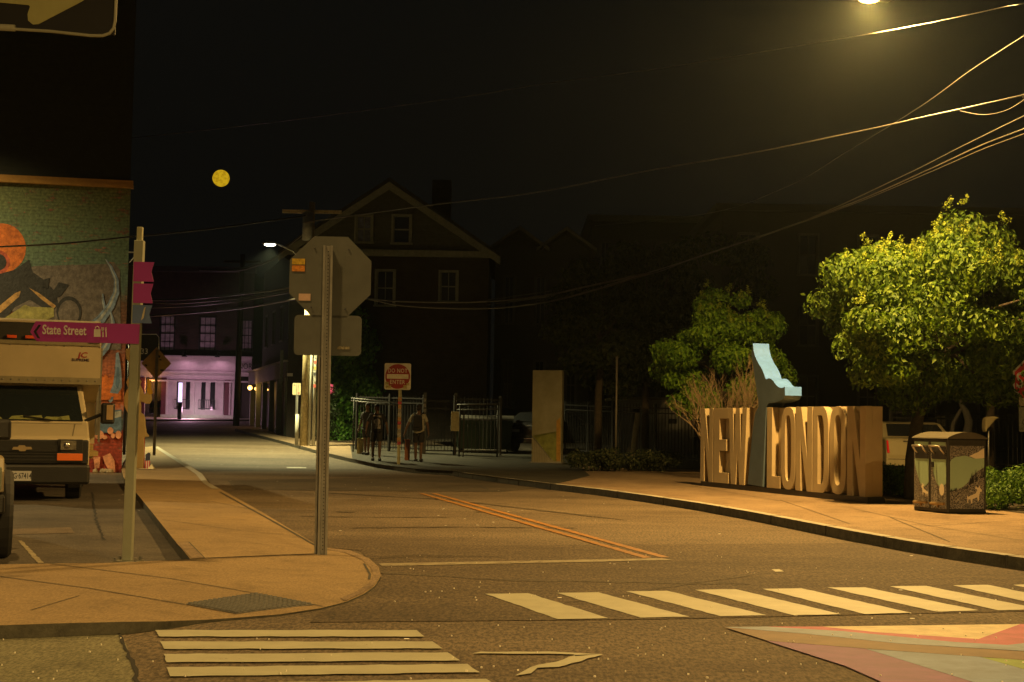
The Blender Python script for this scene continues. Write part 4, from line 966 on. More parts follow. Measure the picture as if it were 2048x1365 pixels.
# ------------------------------------------------------------------ waste bin pair
ba = G(1895, 1028, RK); bb_ = G(1973, 1028, RK); bc = G(1827, 1021, RK)
xd = (bb_-ba); wx = xd.length; yd = bc-ba; xd.normalize()
t = thing('waste_bins', 'twin dark waste bins with steel handles and green nature scene panels', 'waste bin', ba, math.atan2(xd.y, xd.x))
c = toloc(t, bc); wy = Vector((c.x, c.y)).length; sk = c.x
hb = 1.08
foot = [Vector((0, 0, 0)), Vector((wx, 0, 0)), Vector((wx+sk, c.y, 0)), Vector((sk, c.y, 0))]
dark = mat('bin body', (.035, .033, .028), .45, .2, var=.3, vs=5)
MB().extr(foot, (0, 0, hb)).build('body', dark, t, bevel=.02)
rp = [(wx*u-.01+(.02*u), 0, hb+.001+.085*(1-(2*u-1)**2)) for u in [i/10 for i in range(11)]]
MB().extr([Vector((-.02, -.03, hb+.001))]+[Vector(p)+Vector((0, -.03, .015)) for p in rp]+[Vector((wx+.02, -.03, hb+.001))], (sk, c.y+.05, 0)).build('roof', mat('bin roof', (.12, .11, .085), .4, .3), t)
green = mat('panel sage green', (.34, .50, .36), .5, var=.05)
def scribble(name):
    if name in MATS: return MATS[name]
    m = mat(name, (.4, .38, .34), .6); nt = m.node_tree; L = nt.links.new; b = nt.nodes['Principled BSDF']
    tc = nd(nt, 'ShaderNodeTexCoord'); vo = nd(nt, 'ShaderNodeTexVoronoi'); vo.feature = 'DISTANCE_TO_EDGE'; vo.inputs['Scale'].default_value = 42; L(tc.outputs['Object'], vo.inputs['Vector'])
    r = nd(nt, 'ShaderNodeValToRGB'); r.color_ramp.elements[0].color = (.36, .34, .31, 1); r.color_ramp.elements[0].position = .06; r.color_ramp.elements[1].color = (.02, .02, .025, 1); r.color_ramp.elements[1].position = .14
    L(vo.outputs['Distance'], r.inputs[0]); L(r.outputs[0], b.inputs['Base Color']); return m
scr = scribble('leaf print')
cr_ = mat('cream print', (.80, .72, .55), .6, var=.05)
def deer(mb, X0, Z0, s, fn, k):
    body = [(0, 0), (.05, 0), (.07, .22), (.2, .22), (.25, -.02), (.31, -.02), (.33, .22), (.62, .34), (.66, .12), (.72, .12), (.76, .42), (.80, .62), (.92, .66), (.90, .78), (.80, .86), (.82, .98), (.76, .98), (.74, .88), (.62, .86), (.54, .98), (.50, .86), (.50, .80), (.62, .78), (.62, .70), (.54, .56), (.2, .42), (.05, .36), (-.02, .44), (-.02, .30), (0, .2)]
    mb.extr([fn(X0+s*x, Z0+s*z, k) for x, z in body], fn(0, 0, -.001)-fn(0, 0, 0))
# side panel (faces the viewer)
fs = lambda x, z, k: Vector((x, -k, z))
p = MB().extr([fs(.04, .07, .004), fs(wx-.04, .07, .004), fs(wx-.04, hb-.10, .004), fs(.04, hb-.10, .004)], (0, .0035, 0)).build('side_panel', scr, t)
sx = lambda u: .04+(wx-.08)*u
zz = lambda v: .07+(hb-.17)*v
MB().extr([fs(sx(u), zz(v), .0065) for u, v in ((0, .28), (.15, .30), (.35, .34), (.52, .42), (.60, .50), (.72, .56), (.85, .62), (1, .66), (1, .80), (.85, .82), (.7, .80), (.45, .845), (.15, .82), (.04, .78), (0, .74))], (0, .002, 0)).build('green_field', green, p)
mb = MB()
for k in range(26):
    u = random.uniform(.55, 1.0); b0 = .36+.3*(u-.5); mb.tube([fs(sx(u), zz(b0), .008), fs(sx(min(1, u+random.uniform(-.04, .05))), zz(b0+random.uniform(.08, .2)), .008)], [.006, .001], 4)
for k in range(16):
    u = random.uniform(0, .5); b0 = .27+.1*u; mb.tube([fs(sx(u), zz(b0), .008), fs(sx(u+.01), zz(b0+.05), .008)], [.008, .001], 4)
mb.build('grass_pattern', black, p)
mb = MB(); deer(mb, sx(.50), zz(.09), .26, fs, .0085)
mb.extr([fs(sx(u), zz(v), .0085) for u, v in ((.55, .84), (.75, .80), (1, .81), (1, .97), (.8, .90))], (0, .001, 0))
mb.build('animal_print', cr_, p)
# front doors, facing the street
e = Vector((sk, c.y, 0)).normalized(); en = Vector((-e.y, e.x, 0)); 
if en.x > 0: en = -en
def fd(u, z, k): return e*(wy*u) + en*k + Vector((0, 0, z))
for a, b in ((.03, .47), (.53, .97)):
    p = MB().extr([fd(a, .06, .004), fd(b, .06, .004), fd(b, hb-.05, .004), fd(a, hb-.05, .004)], -en*.0035).build('door', scr, t)
    MB().extr([fd(a+(b-a)*u, z, .0065) for u, z in ((0, .44), (.3, .36), (.6, .42), (.85, .60), (.95, .70), (.95, hb-.30), (0, hb-.30))], -en*.002).build('green_field', green, p)
    MB().extr([fd(a+.01, hb-.30, .010), fd(b-.04, hb-.30, .010), fd(b-.04, hb-.12, .010), fd(a+.01, hb-.12, .010)], -en*.0025).build('chute_lid', black, p)
    MB().extr([fd(a+.01, hb-.10, .010), fd(b-.02, hb-.10, .010), fd(b-.02, hb-.05, .010), fd(a+.01, hb-.05, .010)], -en*.0025).build('top_strip', green, p)
    h0 = a+.06; h1 = b-.10
    mb = MB()
    for u in (h0, h1): mb.tube([fd(u-.03, hb-.22, .02), fd(u-.01, hb-.17, .06), fd(u, hb-.11, .10)], .013, 8)
    mb.tube([fd(h0, hb-.11, .10), fd(h1, hb-.11, .10)], .014, 8); mb.build('handle', mat('steel handle', (.55, .50, .42), .3, .8, .05), p, True)
    MB().tube([fd(a+.02, .14, .03), fd(b-.03, .13, .03)], .022, 8).box(fd((a+b)/2, .10, .012), (.03, .03, .03)).build('foot_pedal', mat('brass pedal', (.30, .20, .09), .4, .5), p)
    mb = MB(); deer(mb, .0, .0, .2, lambda x, z, k: fd(a+.02+x*.9/wy, .22+z, k), .009) if a > .3 else mb.extr([fd(a+.12+.1*math.cos(q)*.6/wy, .34+.09*math.sin(q), .009) for q in [i*.7 for i in range(9)]], -en*.001)
    mb.build('animal_print', cr_, p)
MB().extr([fd(.45, hb-.42, .012), fd(.37, hb-.42, .012), fd(.37, hb-.34, .012), fd(.45, hb-.34, .012)], -en*.004).build('lock_plate', black, t)

# ------------------------------------------------------------------ information board
ka = G(1063, 926, RK); kb = B(1122, ka.y-.25, RK); Yk = ka.y
t = thing('information_board', 'tall pale freestanding information slab with a faded landscape print and fluted lower corner', 'board', ka, math.atan2(kb.y-ka.y, kb.x-ka.x))
kn = Vector((math.sin(math.atan2(kb.y-ka.y, kb.x-ka.x)), -math.cos(math.atan2(kb.y-ka.y, kb.x-ka.x)), 0)); K = lambda x, y: toloc(t, PL(x, y, ka, kn))
wk = (kb-ka).length; zk = K(1090, 741).z
MB().bb(0, wk, 0, .22, 0, zk).build('slab', mat('weathered board print', (.34, .32, .22), .6, vs=1.5, detail=10, col2=(.20, .19, .10)), t)
K2 = lambda x, y, k: Vector((K(x, y).x, -k, K(x, y).z))
MB().extr([K2(x, y, .004) for x, y in ((1066, 878), (1085, 872), (1105, 866), (1120, 862), (1121, 923), (1108, 923), (1098, 913), (1085, 897), (1074, 882), (1067, 871))], (0, .003, 0)).build('print_meadow', mat('meadow print', (.22, .24, .05), .6, var=.5, vs=5, detail=10), t)
MB().extr([K2(x, y, .007) for x, y in ((1113, 842), (1121, 835), (1121, 923), (1113, 923))], (0, .002, 0)).build('print_gold', mat('gold print', (.45, .24, .03), .6, var=.4, vs=6), t)
mb = MB()
for i in range(10):
    x = 1066+i*3.4; yt = 876+(i*3.4)**1.25*.55; a = K(x, 924); b_ = K(x, min(yt, 920)); mb.bb(a.x, a.x+.028, -.02, -.001, .01, max(b_.z, .06))
mb.build('fluting', mat('flute metal', (.34, .31, .22), .5), t)
MB().tube([K2(1065, 873, .02), K2(1076, 886, .02), (K2(1090, 904, .02)), K2(1102, 919, .02)], .012, 6).build('curved_rim', galv_d, t)
MB().bb(-.06, wk+.06, -.08, .30, 0, .03).build('base_plate', galv, t)

# ------------------------------------------------------------------ signs
def octagon(r): return [(r*math.cos(R(22.5+45*i)), r*math.sin(R(22.5+45*i))) for i in range(8)]
def roundrect(w, h, r, n=4):
    out = []
    for cx, cy, a0 in ((w/2-r, h/2-r, 0), (-w/2+r, h/2-r, 90), (-w/2+r, -h/2+r, 180), (w/2-r, -h/2+r, 270)):
        for i in range(n+1): a = R(a0+90*i/n); out.append((cx+r*math.cos(a), cy+r*math.sin(a)))
    return out
def upost(mb, x, y, z0, z1, w=.055):
    """U channel post with lips"""
    mb.bb(x-w/2, x+w/2, y-.004, y, z0, z1).bb(x-w/2, x-w/2+.005, y-.035, y-.0041, z0, z1).bb(x+w/2-.005, x+w/2, y-.035, y-.0041, z0, z1)
    mb.bb(x-w/2-.018, x-w/2, y-.038, y-.0345, z0, z1).bb(x+w/2, x+w/2+.018, y-.038, y-.0345, z0, z1)
sb = SF(645, 1110)
t = thing('stop_sign', 'back of an octagonal sign and a smaller plate on a drilled steel post', 'sign', sb, R(1)); Q = lambda px, py: toloc(t, P(px, py, sb.y))
cz = Q(660, 554).z; cx = Q(660, 554).x; tilt = (Q(657, 492).x)/Q(657, 492).z
def tx(z): return tilt*z
MB().extr([(cx+x, .02, cz+z) for x, z in octagon(.765/2/math.cos(R(22.5)))], (0, .004, 0)).build('octagon_plate', alu_back, t)
c2 = Q(655, 671)
MB().extr([(c2.x+x, .02, c2.z+z) for x, z in roundrect(.63, .378, .04)], (0, .004, 0)).build('lower_plate', alu_back, t)
zt = Q(657, 492).z
mb = MB(); n0 = 0; upost(mb, 0, .012, 0, zt); 
for i, v in enumerate(mb.v): mb.v[i] = (v[0]+tx(v[2]), v[1], v[2])
po = mb.build('post', galv, t)
mb = MB()
upost(mb, -.035, .05, 0, c2.z-.19, .05)
for i, v in enumerate(mb.v): mb.v[i] = (v[0]+tx(v[2]), v[1], v[2])
mb.build('post', galv_d, t)
mb = MB(); z = .05
while z < zt-.03:
    mb.tube([(tx(z), .0075, z), (tx(z), .0065, z)], .006, 6); z += .0335
o = mb.build('bolt_hole', black, po); o['kind'] = 'stuff'
for i, (dx, dz) in enumerate(((-.30, .14), (-.30, .075))):
    MB().box((cx+dx+.0, .0165, cz+dz+.0), (.12, .003, .055)).build('sticker', mat('yellow sticker %d' % i, [(.55, .36, .02), (.60, .22, .02)][i], .6, var=.5, vs=40), t)
MB().box((cx-.235, .0165, cz-.195), (.11, .003, .065)).build('sticker', mat('pale sticker', (.55, .38, .30), .7), t)
MB().box((c2.x+.15, .0165, c2.z-.115), (.115, .003, .028)).build('sticker', mat('stamp sticker', (.22, .20, .13), .7, var=.8, vs=60), t)
mb = MB()
for x, z in ((cx-.15, cz+.27), (cx+.17, cz+.26), (cx-.17, cz-.29), (cx+.15, cz-.30), (c2.x+.03, c2.z+.15)): mb.tube([(x, .018, z), (x, .010, z)], .007, 8)
mb.build('bolt', chrome, t)

# wayfinding post
wb = SF(255, 1124); Yw = wb.y
t = thing('wayfinding_post', 'pale square signpost with magenta and blue pennants and a magenta State Street arrow blade', 'signpost', wb, 0); Q = lambda px, py, k=0.0: toloc(t, P(px, py, Yw))+Vector((0, -k, 0))
zt = Q(280, 455).z; ti = Q(280, 470).x/Q(280, 470).z
def slantbox(mb, w, d, z0, z1, x=0): mb.extr([(x-w/2+ti*z0, -d/2, z0), (x+w/2+ti*z0, -d/2, z0), (x+w/2+ti*z1, -d/2, z1), (x-w/2+ti*z1, -d/2, z1)], (0, d, 0)); return mb
slantbox(MB(), .076, .076, .012, Q(278, 482).z).build('post', mat('grey green post', (.27, .29, .22), .5, var=.1), t, bevel=.004)
slantbox(MB(), .044, .05, Q(278, 482).z+.001, zt).build('post_top', mat('post top paint', (.36, .36, .22), .5, var=.1), t, bevel=.003)
MB().bb(-.10, .11, -.10, .10, 0, .011).build('base_plate', mat('base plate paint', (.16, .15, .11), .6), t)
for x in (-.085, .085):
    for y in (-.075, .075): MB().tube([(x, y, .0112), (x, y, .04)], .014, 6).build('anchor_bolt', galv, t)
for i, (x0, x1, xn, y0, y1, m) in enumerate(((270, 311, 305, 525, 565, magenta), (269.5, 309, 303.5, 568, 608, magenta), (268, 307, 301, 611, 648, signblue))):
    f = MB().extr([Q(x0, y0, .042), Q(x1, y0+1, .042), Q(xn, (y0+y1)/2, .042), Q(x1-1, y1, .042), Q(x0-1, y1-1, .042)], (0, .004, 0)).build('pennant', m, t)
    if i == 2:
        mb = MB(); mb.extr([Q(287, 632, .0445), Q(291, 617, .0445), Q(294, 615, .0445), Q(292, 626, .0445), Q(290, 637, .0445), Q(285, 642, .0445)], (0, .0015, 0)); mb.build('emblem', mat('pennant emblem', (.45, .40, .28), .6), f)
bl = [(65, 665), (76, 644), (283, 650), (281, 689), (78, 684)]
f = MB().extr([Q(x, y, .06) for x, y in bl], (0, .012, 0)).build('arrow_blade', magenta, t)
ux = (Q(283, 650)-Q(76, 644)).normalized(); uy = Vector((0, 0, 1))
MB().text('State Street', Q(89, 669, .0605)-Vector((0, 0, .0)), ux, uy, Q(0, 652).z-Q(0, 670).z, .70, .002, bold=.018).build('lettering', white, f)
mb = MB(); mb.extr([Q(x, y, .0625) for x, y in ((82, 651), (87, 651.5), (77.5, 665), (85, 678), (80, 677.5), (72, 664.5))], (0, .002, 0))
mb.build('chevron', black, f)
mb = MB(); mb.extr([Q(x, y, .0625) for x, y in ((192.5, 660), (205, 660), (205.5, 675), (192, 675))], (0, .002, 0)); mb.tube([Q(195, 660, .0625), Q(195.5, 656, .0625), (Q(199, 654, .0625)), Q(202, 656, .0625), Q(202.5, 660, .0625)], .003, 6)
mb.extr([Q(x, y, .0625) for x, y in ((209.2, 662), (211, 662), (211.5, 675.5), (209, 675.5))], (0, .002, 0))
for x in (207.5, 209.6, 211.8): mb.extr([Q(a, y, .0625) for a, y in ((x-.5, 656), (x+.5, 656), (x+.5, 662), (x-.5, 662))], (0, .002, 0))
mb.extr([Q(x, y, .0625) for x, y in ((207, 661), (212.3, 661), (211, 664.5), (209, 664.5))], (0, .0025, 0))
mb.extr([Q(x, y, .0625) for x, y in ((215, 657), (217, 655.5), (217.6, 675.5), (215.5, 675.5))], (0, .002, 0)); mb.build('pictogram', white, f)

# do not enter
db = G(797, 930, RK); t = thing('do_not_enter_sign', 'square DO NOT ENTER sign with red disc on a stickered post', 'sign', db, 0); Q = lambda px, py: toloc(t, P(px, py, db.y))
c = Q(795.5, 753.5); w_ = .76
red = mat('sign red', (.30, .015, .015), .5, var=.3, vs=9)
f = MB().extr([(c.x+x, -.03, c.z+z) for x, z in roundrect(w_, w_, .05)], (0, .004, 0)).build('sign_plate', mat('old sign white', (.60, .57, .45), .6, var=.25, vs=6), t)
MB().extr([(c.x+.355*math.cos(R(a)), -.034, c.z+.355*math.sin(R(a))) for a in range(0, 360, 10)], (0, .0035, 0)).build('red_disc', red, f)
MB().bb(c.x-.31, c.x+.31, -.037, -.0345, c.z-.065, c.z+.065).build('white_bar', mat('old sign bar', (.68, .62, .48), .6, var=.3, vs=6), f)
mb = MB(); mb.text('DO NOT', (c.x, -.035, c.z+.11), (1, 0, 0), (0, 0, 1), .115, .78, .002, bold=.01, center=True, space=1.1).text('ENTER', (c.x, -.035, c.z-.215), (1, 0, 0), (0, 0, 1), .115, .82, .002, bold=.01, center=True, space=1.1)
mb.build('lettering', MATS['old sign bar'], f)
mb = MB()
for x, z, a, b_ in ((-.30, -.20, .10, .08), (-.26, -.30, .16, .08), (.22, -.30, .10, .10), (.30, -.22, .08, .06)): mb.box((c.x+x, -.0375, c.z+z), (a, .002, b_))
mb.build('torn_sticker', mat('torn sticker', (.45, .38, .14), .8, var=.6, vs=14), f)
pz = Q(796, 728).z
po = MB(); upost(po, 0, .03, 0, pz-.05, .05); po = po.build('post', MATS['sage post paint'] if 0 else mat('pale post', (.40, .38, .22), .6), t)
for i, z in enumerate([.62+.115*k for k in range(12)]):
    MB().box((0, -.013, z), (.10, .006, .09)).build('sticker', mat('post sticker %d' % (i % 5), [(.40, .05, .06), (.38, .36, .32), (.45, .06, .14), (.45, .25, .10), (.25, .24, .22)][(i*3+i//4) % 5], .7, var=.6, vs=50), po)

# diamond sign back
dg = SF(309, 911); t = thing('diamond_sign', 'back of a stained diamond shaped road sign on a steel post', 'sign', dg, 0); Q = lambda px, py: toloc(t, P(px, py, dg.y))
c = Q(312.5, 727)
hw = (Q(343, 727)-Q(283, 727)).x/2; hh = (Q(312, 695).z-Q(312, 760).z)/2
MB().extr([(c.x, 0, c.z+hh), (c.x+hw, 0, c.z), (c.x, 0, c.z-hh), (c.x-hw, 0, c.z)], (0, .006, 0)).build('sign_plate', mat('stained metal', (.46, .31, .09), .7, 0, vs=4, detail=8, col2=(.26, .20, .10)), t, bevel=.004)
mb = MB()
for x, y, s in ((317, 713, .07), (321, 720, .04), (292, 731, .05), (313, 737, .06)): q = Q(x, y); mb.box((q.x, -.004, q.z), (s*1.6, .004, s), ry=.3)
q = Q(324, 741); mb.box((q.x, -.004, q.z), (.10, .004, .06)); mb.build('sticker', mat('dark sticker', (.05, .045, .04), .7, var=.8, vs=30), t)
mb = MB(); upost(mb, 0, -.01, 0, Q(315, 700).z, .055)
k = Q(315, 700).x/Q(315, 700).z
for i, v in enumerate(mb.v): mb.v[i] = (v[0]+k*v[2], v[1], v[2])
mb.build('post', galv_d, t)

# small parking sign beside the utility pole, seen from behind
s5 = B(592, 53.5, RK); t = thing('parking_sign', 'small pale plate on a thin post left of the utility pole', 'sign', s5, 0); Q = lambda px, py: toloc(t, P(px, py, 53.5))
c = Q(593.5, 778.5); MB().extr([(c.x+x, -.03, c.z+z) for x, z in roundrect(.31, .44, .03)], (0, .004, 0)).build('sign_plate', mat('old cream plate', (.40, .37, .22), .6, var=.2), t)
mb = MB(); upost(mb, 0, -.002, 0, c.z+.2, .05); mb.build('post', galv, t)
mb = MB().bb(c.x-.11, c.x-.06, -.034, -.0305, c.z+.12, c.z+.17).bb(c.x+.05, c.x+.12, -.034, -.0305, c.z-.18, c.z-.12).build('sticker', mat('red sticker', (.4, .12, .1), .7), t)

# white notice on the railings
s6 = P(926, 844, 46); t = thing('notice_board', 'upright cream notice board fixed on the dim iron railings', 'notice', B(926, 46, RK)); Q = lambda px, py: toloc(t, P(px, py, 46))
MB().extr([Vector((x, 0, z)) for x, z in ((Q(918, 0).x, Q(926, 863).z), (Q(934, 0).x, Q(926, 863).z), (Q(934, 0).x, Q(926, 824).z), (Q(918, 0).x, Q(926, 824).z))], (0, .02, 0)).build('board', mat('cream notice', (.42, .37, .20), .7, var=.3, vs=8), t, bevel=.01)
MB().bb(-.02, .02, .022, .06, 0, Q(926, 824).z).build('post', iron, t)
MB().text('NOTICE', Q(926, 835)+Vector((0, -.001, 0)), (1, 0, 0), (0, 0, 1), .04, .6, .002, center=True) if False else None

# utility marker and orange pail near people
def slab(name, label, cat, px0, px1, pyb, pyt, m, dep=.1, Y=None):
    b0 = G((px0+px1)/2, pyb, RK) if Y is None else B((px0+px1)/2, Y, RK); t = thing(name, label, cat, b0, 0); q0 = toloc(t, P(px0, pyt, b0.y)); q1 = toloc(t, P(px1, pyt, b0.y))
    MB().bb(q0.x, q1.x, -dep/2, dep/2, .0, q0.z).build('body', m, t, bevel=.012)
    MB().bb(q0.x-.01, q1.x+.01, -dep/2-.01, dep/2+.01, q0.z+.001, q0.z+.03).build('cap', m, t)
    return t
slab('stone_bollard', 'squat cream stone bollard on the pavement by the ivy', 'bollard', 715, 727, 908, 879, mat('cream stone', (.42, .36, .16), .85, var=.4, vs=7), .22)
slab('shopping_bag', 'orange shopping bag held low by the person with the backpack', 'bag', 810, 820, 903, 881, mat('orange bag', (.34, .13, .06), .7, var=.3), .12, Y=43.4)

# right edge stop sign with plates, only its left part in view
Yr = 24.0; rb_ = B(2062, Yr, RK); t = thing('stop_sign', 'red octagonal stop sign with stickered plates below at the right edge', 'sign', rb_, 0); Q = lambda px, py: toloc(t, P(px, py, Yr))
c = Q(2071, 762)
MB().tube([(c.x, .03, 0), (c.x, .03, c.z+.3)], .03, 10).build('post', galv, t, True)
f = MB().extr([(c.x+x, 0, c.z+z) for x, z in octagon(.76/2/math.cos(R(22.5)))], (0, .004, 0)).build('octagon_plate', white, t)
MB().extr([(c.x+x, -.003, c.z+z) for x, z in octagon(.70/2/math.cos(R(22.5)))], (0, .0025, 0)).build('red_face', mat('stop red', (.60, .02, .03), .4, var=.1), f)
MB().text('STOP', (c.x, -.0035, c.z-.12), (1, 0, 0), (0, 0, 1), .25, .75, .002, bold=.02, center=True).build('lettering', white, f)
def plate(x0, x1, y0, y1, m, k):
    a = Q(x0, y1); b_ = Q(x1, y0); w = b_.x-a.x; h = b_.z-a.z
    return MB().extr([(a.x+w/2+x, -k, a.z+h/2+z) for x, z in roundrect(w, h, .03)], (0, .004, 0)).build('plate', m, t)
cp = mat('stickered plate', (.40, .38, .25), .6, var=.5, vs=30, detail=10)
plate(2033, 2095, 770, 786, cp, -.012)
plate(2038, 2095, 788, 812, cp, .001); plate(2038, 2095, 814, 864, mat('stickered plate two', (.34, .34, .22), .6, vs=25, detail=8, col2=(.10, .14, .16)), .001)
mb = MB(); q = Q(2042, 857); mb.text('US', Q(2038.5, 860)+Vector((0, -.002, 0)), (1, 0, 0), (0, 0, 1), .04, 1, .002); mb.bb(Q(2038, 0).x, Q(2095, 0).x, -.004, -.0015, Q(2042, 815).z, Q(2042, 813).z)
mb.tube([Q(2051, 845)+Vector((.05*math.cos(a), -.003, .05*math.sin(a))) for a in [i*.35 for i in range(19)]], .006, 5)
mb.build('emblem', black, t)

# traffic sign upper left, framed by a bent tube; hangs from an arm whose post stands out of view
Yf = 7.2; fb = B(-420, Yf, RK); t = thing('framed_arrow_sign', 'black sign with a pale arrow inside a bent tube frame at the upper left', 'sign', fb, 0); Q = lambda px, py, k=0.0: toloc(t, P(px, py, Yf))+Vector((0, -k, 0))
tm = mat('pale tube paint', (.30, .30, .22), .5, var=.15)
MB().extr([Q(x, y, -.02) for x, y in ((-330, 30), (228, 68), (236, -340), (-320, -370))], (0, .004, 0)).build('sign_panel', mat('sign black', (.012, .012, .013), .5), t)
aw = [(165, 0), (150, 8), (75, 47), (64, 48), (54, 40), (53, 27), (58, 12), (55, 9), (0, 4), (-200, -6), (-200, -70), (58, -64), (56, -95), (64, -105), (78, -103), (175, -35), (180, -18)]
MB().extr([Q(x, y, -.015) for x, y in aw], (0, .003, 0)).build('arrow', mat('arrow paint', (.33, .32, .13), .6, var=.1), t)
MB().tube([Q(x, y) for x, y in ((-420, 33), (0, 57), (100, 63), (180, 71.5), (205, 72), (219, 67), (227, 57), (230, 42), (232, -10), (236, -340))], .008, 10).build('frame', tm, t, True)
MB().tube([Q(-420, 33)*1.0, Q(-200, 45), Q(30, 56.5)], .017, 12).build('clamp_arm', tm, t, True)
qz = Q(-420, -330)
MB().tube([(0, 0, 0), (0, 0, 3.6)], .05, 12).build('post', galv, t, True)

# ------------------------------------------------------------------ trees
def tree(label, px, Y, trunkpts, crown, n, size, lm, seed, flowers=None, sub=40, rr=(.35, .6), limbs=7, extra=()):
    b0 = B(px, Y, RK); t = thing('tree', label, 'tree', b0); rng = random.Random(seed)
    (cx, cy, cz), (rx, ry, rz_) = crown
    P0 = [Vector(p) for p in trunkpts]
    MB().tube(P0, [.13-.05*i/len(P0) for i in range(len(P0))], 10).build('trunk', bark, t, True)
    blobs = []
    for k in range(sub):
        a = rng.uniform(0, 2*math.pi); u = rng.uniform(-.95, 1); s = math.sqrt(max(0, 1-u*u)); r0 = rng.uniform(.62, .95)
        q = rng.uniform(*rr); blobs.append(((cx+rx*r0*s*math.cos(a), cy+ry*r0*s*math.sin(a), cz+rz_*r0*u), (q, q, q*.75)))
    blobs += list(extra)
    lb = MB()
    for k in range(limbs*3):
        b_ = blobs[rng.randrange(len(blobs))][0]; s0 = P0[-1]; m = s0.lerp(Vector(b_), .5)+Vector((0, 0, .25)); lb.tube([s0-Vector((0, 0, rng.uniform(0, .5))), m, Vector(b_)], [.06, .035, .012], 6)
    lb.build('limb', bark, t, True)
    leaves('crown', blobs, n, size, lm, t, seed, .45)
    if flowers:
        up_b = sorted(blobs, key=lambda b: -(b[0][2]-cz)-.5*(cy-b[0][1]))[:flowers]; fb_ = []
        for b in up_b:
            for _ in range(2):
                d = Vector((rng.uniform(-1, 1), rng.uniform(-1.3, .3), rng.uniform(.1, 1))).normalized(); c_ = Vector(b[0])+d*b[1][0]*1.02
                fb_.append((tuple(c_), (.10, .10, .07))); fb_.append((tuple(c_+Vector((rng.uniform(-.1, .1), 0, .1))), (.05, .05, .08)))
        leaves('blossom', fb_, flowers*2*70, .035, [leafmat('cream blossom', (.22, .30, .04)), leafmat('gold blossom', (.24, .29, .035))], t, seed+1, .9, droop=-.3, asp=.8)
    return t
lm1 = [leafmat('lilac leaf', (.075, .135, .012)), leafmat('lilac leaf light', (.125, .19, .02)), leafmat('lilac leaf deep', (.045, .09, .012))]
tb = B(1822, 25.6, RK); dx = (1860-1822)*25.6/F
tree('leafy blossoming tree brightly lit beside the letter sign and waste bins', 1822, 25.0, [(0, 0, 0), (.02, 0, .7), (.10, 0, 1.3), (.22, .05, 2.0), (.3, .1, 2.5)],
     ((.58, -.15, 3.22), (2.25, 1.8, 1.68)), 52000, .098, lm1, 11, flowers=22, sub=92, rr=(.26, .62), extra=[((random.uniform(-1.5, -.6), random.uniform(-2.3, -1.3), random.uniform(2.1, 3.1)), (.36, .36, .26)) for _ in range(13)])
lm2 = [leafmat('park leaf', (.13, .26, .02)), leafmat('park leaf light', (.18, .31, .03)), leafmat('park leaf deep', (.07, .16, .015))]
tree('smaller yellow green tree behind the word NEW', 1450, 35.5, [(0, 0, 0), (0, 0, 1), (.05, 0, 2.2)], ((.02, 0, 2.95), (1.75, 1.4, 1.62)), 30000, .105, lm2, 21, flowers=9, sub=64, rr=(.28, .5))
lmd = [leafmat('dusky leaf', (.035, .05, .018)), leafmat('dusky leaf deep', (.02, .035, .014)), leafmat('dusky leaf pale', (.06, .07, .025))]
tree('large dark tree standing beside the information board', 1195, 43, [(0, 0, 0), (0, 0, 2), (.1, 0, 4)], ((.1, 0, 4.2), (1.7, 1.6, 2.2)), 11000, .16, lmd, 31, sub=50, rr=(.4, .7))
tree('large dark tree between the board and the yellow green tree', 1290, 44.5, [(0, 0, 0), (0, 0, 2), (.1, 0, 3.5)], ((0, 0, 4.6), (1.9, 1.6, 2.4)), 11000, .16, lmd, 32, sub=50, rr=(.4, .7))
tree('tall dark tree behind the yellow green tree', 1420, 48, [(0, 0, 0), (0, 0, 2), (.1, 0, 4.0)], ((0, 0, 5.4), (2.3, 2, 2.3)), 9000, .18, lmd, 33, sub=40, rr=(.5, .8))
tree('dark tree behind the big leafy tree at the right edge', 1980, 40, [(0, 0, 0), (0, 0, 1.5), (.1, 0, 3.0)], ((0, 0, 3.6), (2.4, 1.8, 1.7)), 9000, .17, lmd, 34, sub=40, rr=(.5, .8))
# bare shrub
bsb = B(1441, 33, RK); t = thing('bare_shrub', 'leafless twiggy shrub rising behind the word NEW', 'shrub', bsb); mb = MB(); rg = random.Random(4)
def grow(p, d, L, r, lv):
    e_ = p+d*L; m = p.lerp(e_, .5)+Vector((rg.uniform(-.04, .04), rg.uniform(-.04, .04), 0))*L; mb.tube([p, m, e_], [r, r*.8, r*.6], 5, caps=False)
    if lv == 0: return
    for k in range(rg.choice((2, 3, 3))):
        nd_ = (d+Vector((rg.uniform(-.6, .6), rg.uniform(-.6, .6), rg.uniform(-.05, .35)))).normalized(); grow(e_ if k < 2 else m, nd_, L*rg.uniform(.6, .82), r*.62, lv-1)
for k in range(7):
    a = 2*math.pi*k/7; grow(Vector((.05*math.cos(a), .05*math.sin(a), 0)), Vector((.35*math.cos(a), .35*math.sin(a), 1)).normalized(), .85 if k else 1.0, .026, 5)
mb.build('branches', mat('pale twig bark', (.30, .22, .13), .9), t)
